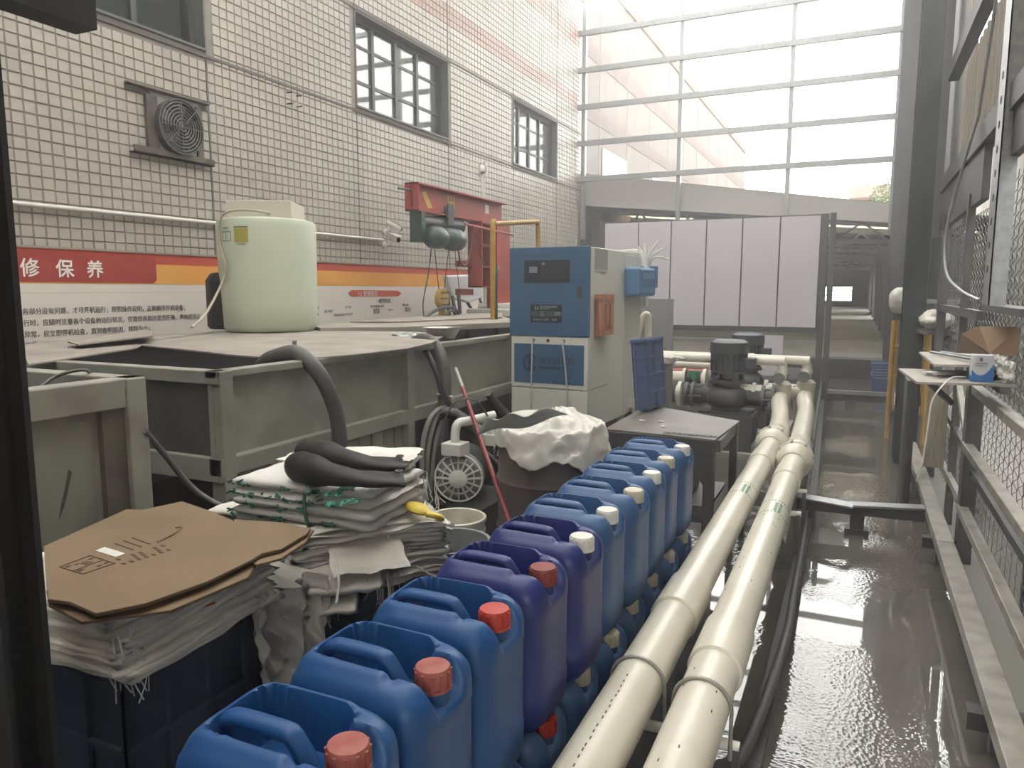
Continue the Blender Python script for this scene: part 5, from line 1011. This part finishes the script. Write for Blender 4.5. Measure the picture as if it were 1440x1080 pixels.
neck_mesh = MB().lathe([(.031, .335), (.031, .365), (.029, .372)], (.118, 0, 0), 20).mesh('neck', blueA, 40)
cp_ = MB().lathe([(.0, .362), (.0335, .362), (.0345, .366), (.0345, .396), (.032, .402), (.012, .4035), (.0, .4035)], (.118, 0, 0), 32, caps=False)
for k in range(12): a_ = k * PI / 6; cp_.bar((.118 + .0345 * math.cos(a_), .0345 * math.sin(a_), .364), (.118 + .0345 * math.cos(a_), .0345 * math.sin(a_), .397), .006, .004, (math.cos(a_), math.sin(a_), 0))
cp_.lathe([(.037, .360), (.037, .366)], (.118, 0, 0), 32)
cap_mesh = cp_.mesh('cap', capRed, 35)
TOP = [(-1, blueA, capDusty, 'blue jerrycan at the bottom edge, nearest of the upper row'), (0, blueA, capDusty, 'upper blue jerrycan with dusty red cap, nearest cap in full view'), (1, blueA, capDusty, 'upper blue jerrycan with dusty pinkish red cap, second full one'),
       (2, blueA, capRed, 'upper blue jerrycan with bright shiny red cap'), (3, blueB, capDark, 'upper violet blue jerrycan with dark red cap'), (4, blueB, capWhite, 'upper navy blue jerrycan with white cap'),
       (5, blueC, capWhite, 'upper dusty blue jerrycan with white cap just behind navy pair'), (6, blueC, capCream, 'upper dusty blue jerrycan with stained pinkish cream cap'), (7, blueC, capWhite, 'upper dusty blue jerrycan third from the table end'), (8, blueC, capCream, 'upper jerrycan with cream cap second from the table end'), (9, blueC, capWhite, 'last upper jerrycan in front of the steel table')]
LOW = [(-1, blueA, capRed, 'lower jerrycan under the nearest upper one'), (0, blueA, capRed, 'lower jerrycan under the first dusty capped one'), (1, blueA, capRed, 'lower jerrycan under the second dusty capped one'), (2, blueA, capRed, 'lower jerrycan with red cap under the bright red capped one'), (3, blueC, capRed, 'lower dusty jerrycan with red cap under the violet blue one'), (4, blueC, capCream, 'lower dusty jerrycan with cream cap under the navy one'),
       (5, blueC, capCream, 'lower jerrycan with cream cap under the dusty blue one behind navy pair'), (6, blueC, capCream, 'lower jerrycan with cream cap under the pinkish capped one'), (7, blueC, capCream, 'lower jerrycan third from the table end'), (8, blueC, capCream, 'lower jerrycan second from the table end'), (9, blueC, capCream, 'lower jerrycan at the table end of the row')]
rnd = random.Random(11)
for tier, rows in ((0, LOW), (1, TOP)):
    for i, bm_, cm_, lab in rows:
        c = make_can(bm_, cm_); c['label'] = lab
        c.location = (-.813 + rnd.uniform(-.008, .008) + (.0 if tier else .006), .857 + .274 * i + rnd.uniform(-.004, .004), .002 + .412 * tier)
        c.rotation_euler = (0, 0, rnd.uniform(-.035, .035))

# ------------------------------------------------------------------ the two long white pipes
ZP, RP = .40, .072
def pipe_run(label, X, yu, xt, yt, ys_c, clamps, band):
    t = thing('long_pipe', label, 'pipe', (X, 3, ZP))
    MB().tube([(X, .3, ZP), (X, yu, ZP)], RP, 36).build('straight', creamPVC, t, smooth=60)
    for y in ys_c: MB().lathe([(RP, y - .14), (RP + .009, y - .135), (RP + .009, y + .135), (RP, y + .14)], (X, 0, ZP), 36, 'y').build('coupling', creamPVC, t, smooth=30)
    for y in clamps:
        MB().tube([(X + (RP + .006) * math.cos(a_), y, ZP + (RP + .006) * math.sin(a_)) for a_ in [k * PI / 14 for k in range(15)]] + [(X - RP - .006, y, .26)], .0055, 6).tube([(X + RP + .006, y, ZP), (X + RP + .006, y, .26)], .0055, 6).build('pipe_clamp', mat('clamp_grey', (.33, .32, .28), .4, .3), t, smooth=60)
    # union with bolts
    MB().lathe([(RP + .008, yu - .05), (RP + .03, yu - .02), (RP + .042, yu + .03), (RP + .042, yu + .10), (RP + .05, yu + .105), (RP + .05, yu + .14), (RP + .01, yu + .16)], (X, 0, ZP), 36, 'y').build('union', creamPVCd, t, smooth=35)
    bo = MB()
    for k in range(8): a_ = k * PI / 4 + .2; bo.lathe([(.010, yu + .09), (.010, yu + .155)], (X + (RP + .045) * math.cos(a_), 0, ZP + (RP + .045) * math.sin(a_)), 8, 'y')
    bo.build('union_bolt', galvM, t)
    MB().tube(spline([(X, yu + .12, ZP), (X, yu + .45, ZP + .01), ((X + xt) / 2, yt - .55, ZP + .04), (xt, yt - .2, ZP + .10), (xt, yt, ZP + .12)]), RP, 28).lathe([(RP, yu + .40), (RP + .012, yu + .41), (RP + .012, yu + .58), (RP, yu + .60)], (X, 0, ZP + .008), 30, 'y').build('bend', creamPVC, t, smooth=50)
    MB().lathe([(.075, ZP - .02), (.08, ZP), (.08, ZP + .20), (.085, ZP + .21), (.085, ZP + .25), (.05, ZP + .28)], (xt, yt, 0), 30).lathe([(.02, 0), (.02, .22)], (xt - .095, yt - .03, ZP), 10).build('tee', creamPVCd, t, smooth=40)
    MB().tube([(xt, yt, ZP + .16), (xt - .34, yt, ZP + .16)], .07, 24).lathe([(.09, -.10), (.09, -.07)], (xt - .16, yt, ZP + .16), 24, 'x').build('branch', creamPVC, t, smooth=50)
    MB().lathe([(.10, 0), (.10, .035)], (xt - .375, yt, ZP + .16), 24, 'x').build('flange', creamPVCd, t)
    MB().tube(spline([(xt, yt, ZP + .3), (xt, yt, ZP + .40), (xt - .01, yt, ZP + .435), (xt - .045, yt, ZP + .455), (xt - .12, yt, ZP + .46), (xt - 1.75, yt + .25, ZP + .445)], 6), .042, 16).lathe([(.05, 0), (.05, .06)], (xt - .55, yt + .08, ZP + .455), 16, 'x').lathe([(.05, ZP + .34), (.05, ZP + .38)], (xt, yt, 0), 16).build('riser', creamPVC, t, smooth=60)
    MB().lathe([(.045, -.12), (.045, .0)], (xt - .02, yt, ZP + .315), 20, 'y').build('stub', creamPVCd, t, smooth=40); MB().lathe([(.05, -.135), (.053, -.12)], (xt - .02, yt, ZP + .315), 20, 'y').build('stub_cap', mat('cap_grey', (.12, .12, .11), .5), t)
    inkG = mat('pipe_green', (.05, .20, .14), .7); gb_ = MB()
    for k in range(14):
        a_ = PI * k / 14 + .1
        for y in (band - .10, band + .10): gb_.plate([(X + (RP + .0008) * math.cos(a_ + d_), y + dy, ZP + (RP + .0008) * math.sin(a_ + d_)) for d_, dy in ((0, 0), (.12, 0), (.12, .012), (0, .012))], .0006, (0, 0, -1))
    for k in range(5):
        for q in range(2):
            a_ = PI * .30 + q * .3; y = band - .075 + k * .03; gb_.plate([(X + (RP + .0008) * math.cos(a_ + d_), y + dy, ZP + (RP + .0008) * math.sin(a_ + d_)) for d_, dy in ((0, 0), (.2, 0), (.2, .02), (0, .02))], .0006, (0, 0, -1))
    gb_.build('green_print', inkG, t)
    dk = MB()
    r2 = random.Random(int(yu * 100))
    for k in range(26):
        y = 1.15 + .028 * k + r2.uniform(-.006, .006); a_ = PI * .5 + r2.uniform(-.03, .03) if X < -.4 else r2.uniform(.3, 2.4); y = y if X < -.4 else r2.uniform(1.2, 4)
        dk.plate([(X + (RP + .0008) * math.cos(a_ + d_), y + dy, ZP + (RP + .0008) * math.sin(a_ + d_)) for d_, dy in ((0, 0), (.05, 0), (.06, .012), (.01, .012))], .0006, (0, 0, -1))
    dk.build('small_print', inkK, t)
    return t
pipe_run('long cream plastic pipe running beside the jerrycans, left of the pair', -.515, 5.55, -.60, 7.25, (2.55, 5.0), (1.96,), 4.02)
pipe_run('long cream plastic pipe nearest the walkway, right of the pair', -.325, 5.05, -.40, 7.45, (2.25, 4.62), (1.92,), 3.72)
for k, (y, x1) in enumerate(((1.94, -.225), (4.25, -.22), (4.75, -.22))):
    t = thing('pipe_support', ['low bracket under both pipes, nearest the camera', 'low bracket under both pipes by the green printing', 'low bracket under both pipes before the unions'][k], 'support', (-.42, y, 0))
    MB().tube([(-.62, y, .29), (x1, y, .29)], .016, 8).build('cross_bar', whiteP, t, smooth=60); MB().bx(-.61, -.58, y - .015, y + .015, 0, .29).build('leg', steelM, t); MB().bx(-.245, -.225, y - .015, y + .015, 0, .29).build('leg', steelM, t)

# ------------------------------------------------------------------ inline pumps behind the table
def inline_pump(label, X, Y, zb, s=1.0, left_len=.7):
    t = thing('inline_pump', label, 'pump', (X, Y, zb)); k = steelDD; q = mat('pump_motor', (.035, .042, .05), .45)
    MB().bx(X - .30 * s, X + .30 * s, Y - .25 * s, Y + .25 * s, 0, zb).build('plinth', mat('plinth_dark', (.06, .055, .052), .7), t)
    MB().bx(X - .28 * s, X + .28 * s, Y - .22 * s, Y + .22 * s, zb, zb + .025).bx(X - .15 * s, X + .15 * s, Y - .15 * s, Y + .15 * s, zb + .025, zb + .06).build('base_plate', k, t, bevel=.004)
    MB().lathe([(.10, .04), (.17, .06), (.20, .10), (.20, .17), (.17, .22), (.12, .25), (.12, .28), (.165, .285), (.165, .30)], (X, Y, zb), 28).build('volute', steelD, t, smooth=40)
    for sg in (-1, 1):
        MB().tube([(X, Y, zb + .15), (X + sg * .34, Y, zb + .15)], .075, 18).build('port', k, t, smooth=60); MB().lathe([(.125, 0), (.125, .03)], (X + sg * .34 - (.03 if sg > 0 else 0), Y, zb + .15), 24, 'x').lathe([(.12, 0), (.12, .03)], (X + sg * .40, Y, zb + .15), 24, 'x').build('flange', steelM, t)
        bo = MB()
        for j in range(6): a_ = j * PI / 3; bo.lathe([(.012, -.02), (.012, .10)], (X + sg * .34, Y + .105 * math.cos(a_), zb + .15 + .105 * math.sin(a_)), 8, 'x')
        bo.build('flange_bolt', steelM, t)
    cg = MB().lathe([(.16, .30), (.16, .315)], (X, Y, zb), 24).lathe([(.16, .38), (.16, .40)], (X, Y, zb), 24).lathe([(.05, .30), (.05, .40)], (X, Y, zb), 12)
    for j in range(4): a_ = j * PI / 2 + .6; cg.bar((X + .135 * math.cos(a_), Y + .135 * math.sin(a_), zb + .31), (X + .135 * math.cos(a_), Y + .135 * math.sin(a_), zb + .39), .06, .02, (math.cos(a_), math.sin(a_), 0))
    cg.build('lantern', steelD, t)
    m = MB().lathe([(.15, .40), (.15, .57)], (X, Y, zb), 28)
    for j in range(28): a_ = j * 2 * PI / 28; m.bar((X + .155 * math.cos(a_), Y + .155 * math.sin(a_), zb + .40), (X + .155 * math.cos(a_), Y + .155 * math.sin(a_), zb + .57), .008, .03, (math.cos(a_), math.sin(a_), 0))
    m.build('motor', q, t); MB().lathe([(.175, .56), (.18, .60), (.175, .67), (.13, .695), (0, .70)], (X, Y, zb), 28).build('fan_cowl', q, t, smooth=50); MB().bx(X + .15, X + .25, Y - .08, Y + .08, zb + .43, zb + .53).build('terminal_box', q, t, bevel=.008)
    MB().tube([(X - .43, Y, zb + .15), (X - left_len - .43, Y, zb + .15)], .08, 20).lathe([(.12, 0), (.12, .035)], (X - .47, Y, zb + .15), 24, 'x').lathe([(.12, 0), (.12, .035)], (X - .70, Y, zb + .15), 24, 'x').build('suction_pipe', creamPVC, t, smooth=50)
    MB().lathe([(.085, 0), (.095, .03), (.085, .06), (.095, .09), (.085, .12), (.095, .15), (.085, .18)], (X - .67, Y, zb + .15), 20, 'x').build('rubber_bellows', rubber, t)
    return t
inline_pump('black vertical inline pump with motor on top, nearer one', -1.08, 7.2, .36, .86)
inline_pump('black vertical inline pump mostly hidden behind the nearer one', -1.08, 8.5, .36, .86)
tag(MB().bx(-2.3, -.6, 6.9, 9.0, .0, .025).bx(-1.0, -.68, 7.0, 7.25, .025, .10).build('pump_bed', concM), 'pale concrete bed under the two inline pumps', 'bed')
vv = thing('valve_handle', 'red valve handle on the level cream pipe above the pump', 'valve', gy(1052, 503, 7.5)); p = gy(1052, 506, 7.5)
MB().bar(p + Vector((-.14, 0, .03)), p + Vector((.14, 0, .03)), .03, .015).build('lever', capRed, vv); MB().lathe([(.018, -.04), (.018, .04)], p, 10).build('stem', steelM, vv)
gv = thing('green_valve', 'small green handle on the suction pipe left of the pump', 'valve', gy(975, 535, 7.3)); p = gy(975, 530, 7.3)
MB().plate([p + Vector((-.04, 0, .06)), p + Vector((.04, 0, .06)), p + Vector((.03, 0, 0)), p + Vector((0, 0, -.05)), p + Vector((-.03, 0, 0))], .03, (0, 1, 0)).build('handle', mat('valve_green', (.03, .22, .09), .5), gv); MB().lathe([(.015, -.12), (.015, -.02)], p + Vector((0, .015, 0)), 8).build('stem', steelM, gv)
for k, (a_, b_, c_) in enumerate(((9.0, .52, redM), (9.15, .60, creamPVC))): tag(MB().tube([(-3.2, a_, b_), (-1.5, a_, b_)], .05, 12).bx(-3.1, -3.05, a_ - .05, a_ + .05, 0, b_).bx(-1.6, -1.55, a_ - .05, a_ + .05, 0, b_).build('level_pipe', c_, smooth=60), ['dull red level pipe low behind the pumps', 'cream level pipe low behind the pumps'][k], 'pipe')
# grey stand with rags behind the cabinet
sd = thing('grey_stand', 'grey sheet steel stand with rags left of the pumps', 'stand', (-1.75, 6.4, 0))
MB().bx(-1.95, -1.45, 6.2, 6.5, .86, .90).build('top', steelM, sd); MB().bx(-1.55, -1.42, 6.24, 6.34, 0, .86).build('leg', mat('stand_leg', (.16, .155, .145), .5), sd); MB().bx(-2.0, -1.9, 6.3, 6.4, 0, .86).build('leg', MATS['stand_leg'], sd)
lump('rag_heap', (-1.55, 6.3, .93), (.22, .12, .045), sackM, 'heap of pale rags on the grey stand left of the pumps', 'rags', 51, .4)
tag(MB().bx(-1.72, -1.62, 5.9, 6.0, .55, .62).bx(-1.66, -1.60, 5.92, 5.94, .25, .66).build('hanging_rag', whiteP), 'pale cloth hanging beside the leaning crate', 'rag')
tag(MB().bx(-2.45, -1.9, 8.4, 8.44, .55, 1.42).bx(-2.45, -2.40, 8.4, 8.44, 0, .55).bx(-1.95, -1.90, 8.4, 8.44, 0, .55).build('grey_back_panel', mat('panel_grey', (.20, .20, .20), .5)), 'grey sheet panel with a notched top behind the leaning crate', 'panel')

# ------------------------------------------------------------------ big white board of seven panels on a frame
BY = 10.5
wb = thing('panel_screen', 'tall screen of white panels tinted lilac for hazy light in a steel frame', 'screen', (-2, BY, 0))
xs_ = [-3.44, -3.16, -2.90, -2.43, -1.94, -1.46, -.98, -.46]; xs_ = [-3.44, -2.90, -2.43, -1.94, -1.46, -.98, -.48]
for x0, x1 in zip(xs_, xs_[1:]): MB().bx(x0 + .008, x1 - .008, BY, BY + .03, 1.03, 2.48).build('panel', boardM, wb, bevel=.003)
MB().bx(-3.46, -.42, BY + .03, BY + .08, 2.44, 2.50).build('rail', steelM, wb); MB().bx(-3.46, -.42, BY - .01, BY + .06, .96, 1.03).build('rail', steelM, wb); MB().bx(-3.46, -.42, BY, BY + .05, .80, .85).build('rail', galvM, wb); MB().bx(-3.46, -.42, BY, BY + .05, .28, .33).build('rail', steelM, wb)
MB().bx(-3.46, -.42, BY + .032, BY + .034, 1.03, 2.48).build('backing', steelD, wb)
for x0 in (-3.48, -.47): MB().bx(x0, x0 + .08, BY - .01, BY + .07, 0, 2.5).build('post', steelM, wb)
MB().bx(-.37, -.30, BY - .1, BY - .02, 0, 2.5).build('post', steelM, wb)
tag(MB().bx(-1.33, -.86, BY - .25, BY - .22, .25, .93).bx(-1.3, -1.27, BY - .24, BY - .22, 0, .25).bx(-.92, -.89, BY - .24, BY - .22, 0, .25).build('small_white_panel', boardM), 'small white panel standing below the tall panel screen', 'panel')
tag(MB().bx(-1.33, -.60, BY + .3, BY + .34, .0, .45).build('grey_low_panel', mat('low_panel', (.30, .29, .28), .6)), 'low grey panel behind the pumps under the screen', 'panel')

# ------------------------------------------------------------------ black post and beam at the left edge
pp = gy(78, 1000, .80)
ps = thing('black_post', 'black steel post at the left edge of the picture', 'post', (pp.x - .05, .76, 0))
MB().bx(pp.x - .10, pp.x, .72, .731, 0, 3.2).bx(pp.x - .10, pp.x, .789, .80, 0, 3.2).bx(pp.x - .056, pp.x - .044, .731, .789, 0, 3.2).build('section', steelDD, ps)
MB().bx(pp.x - .13, pp.x - .08, .68, .72, 1.02, 1.10).bx(pp.x - .115, pp.x - .095, .66, .68, 1.05, 1.07).build('cleat', steelDD, ps)
be = gx(137, 42, pp.x + .02)
tag(MB().bx(be.x - .06, be.x, -.5, be.y, be.z, be.z + .07).build('black_beam', steelDD), 'black steel beam end jutting in at the top left corner', 'beam')
MB().bx(be.x - .08, be.x - .06, .72, .80, be.z - .02, be.z + .05).build('beam_seat', steelDD, ps)
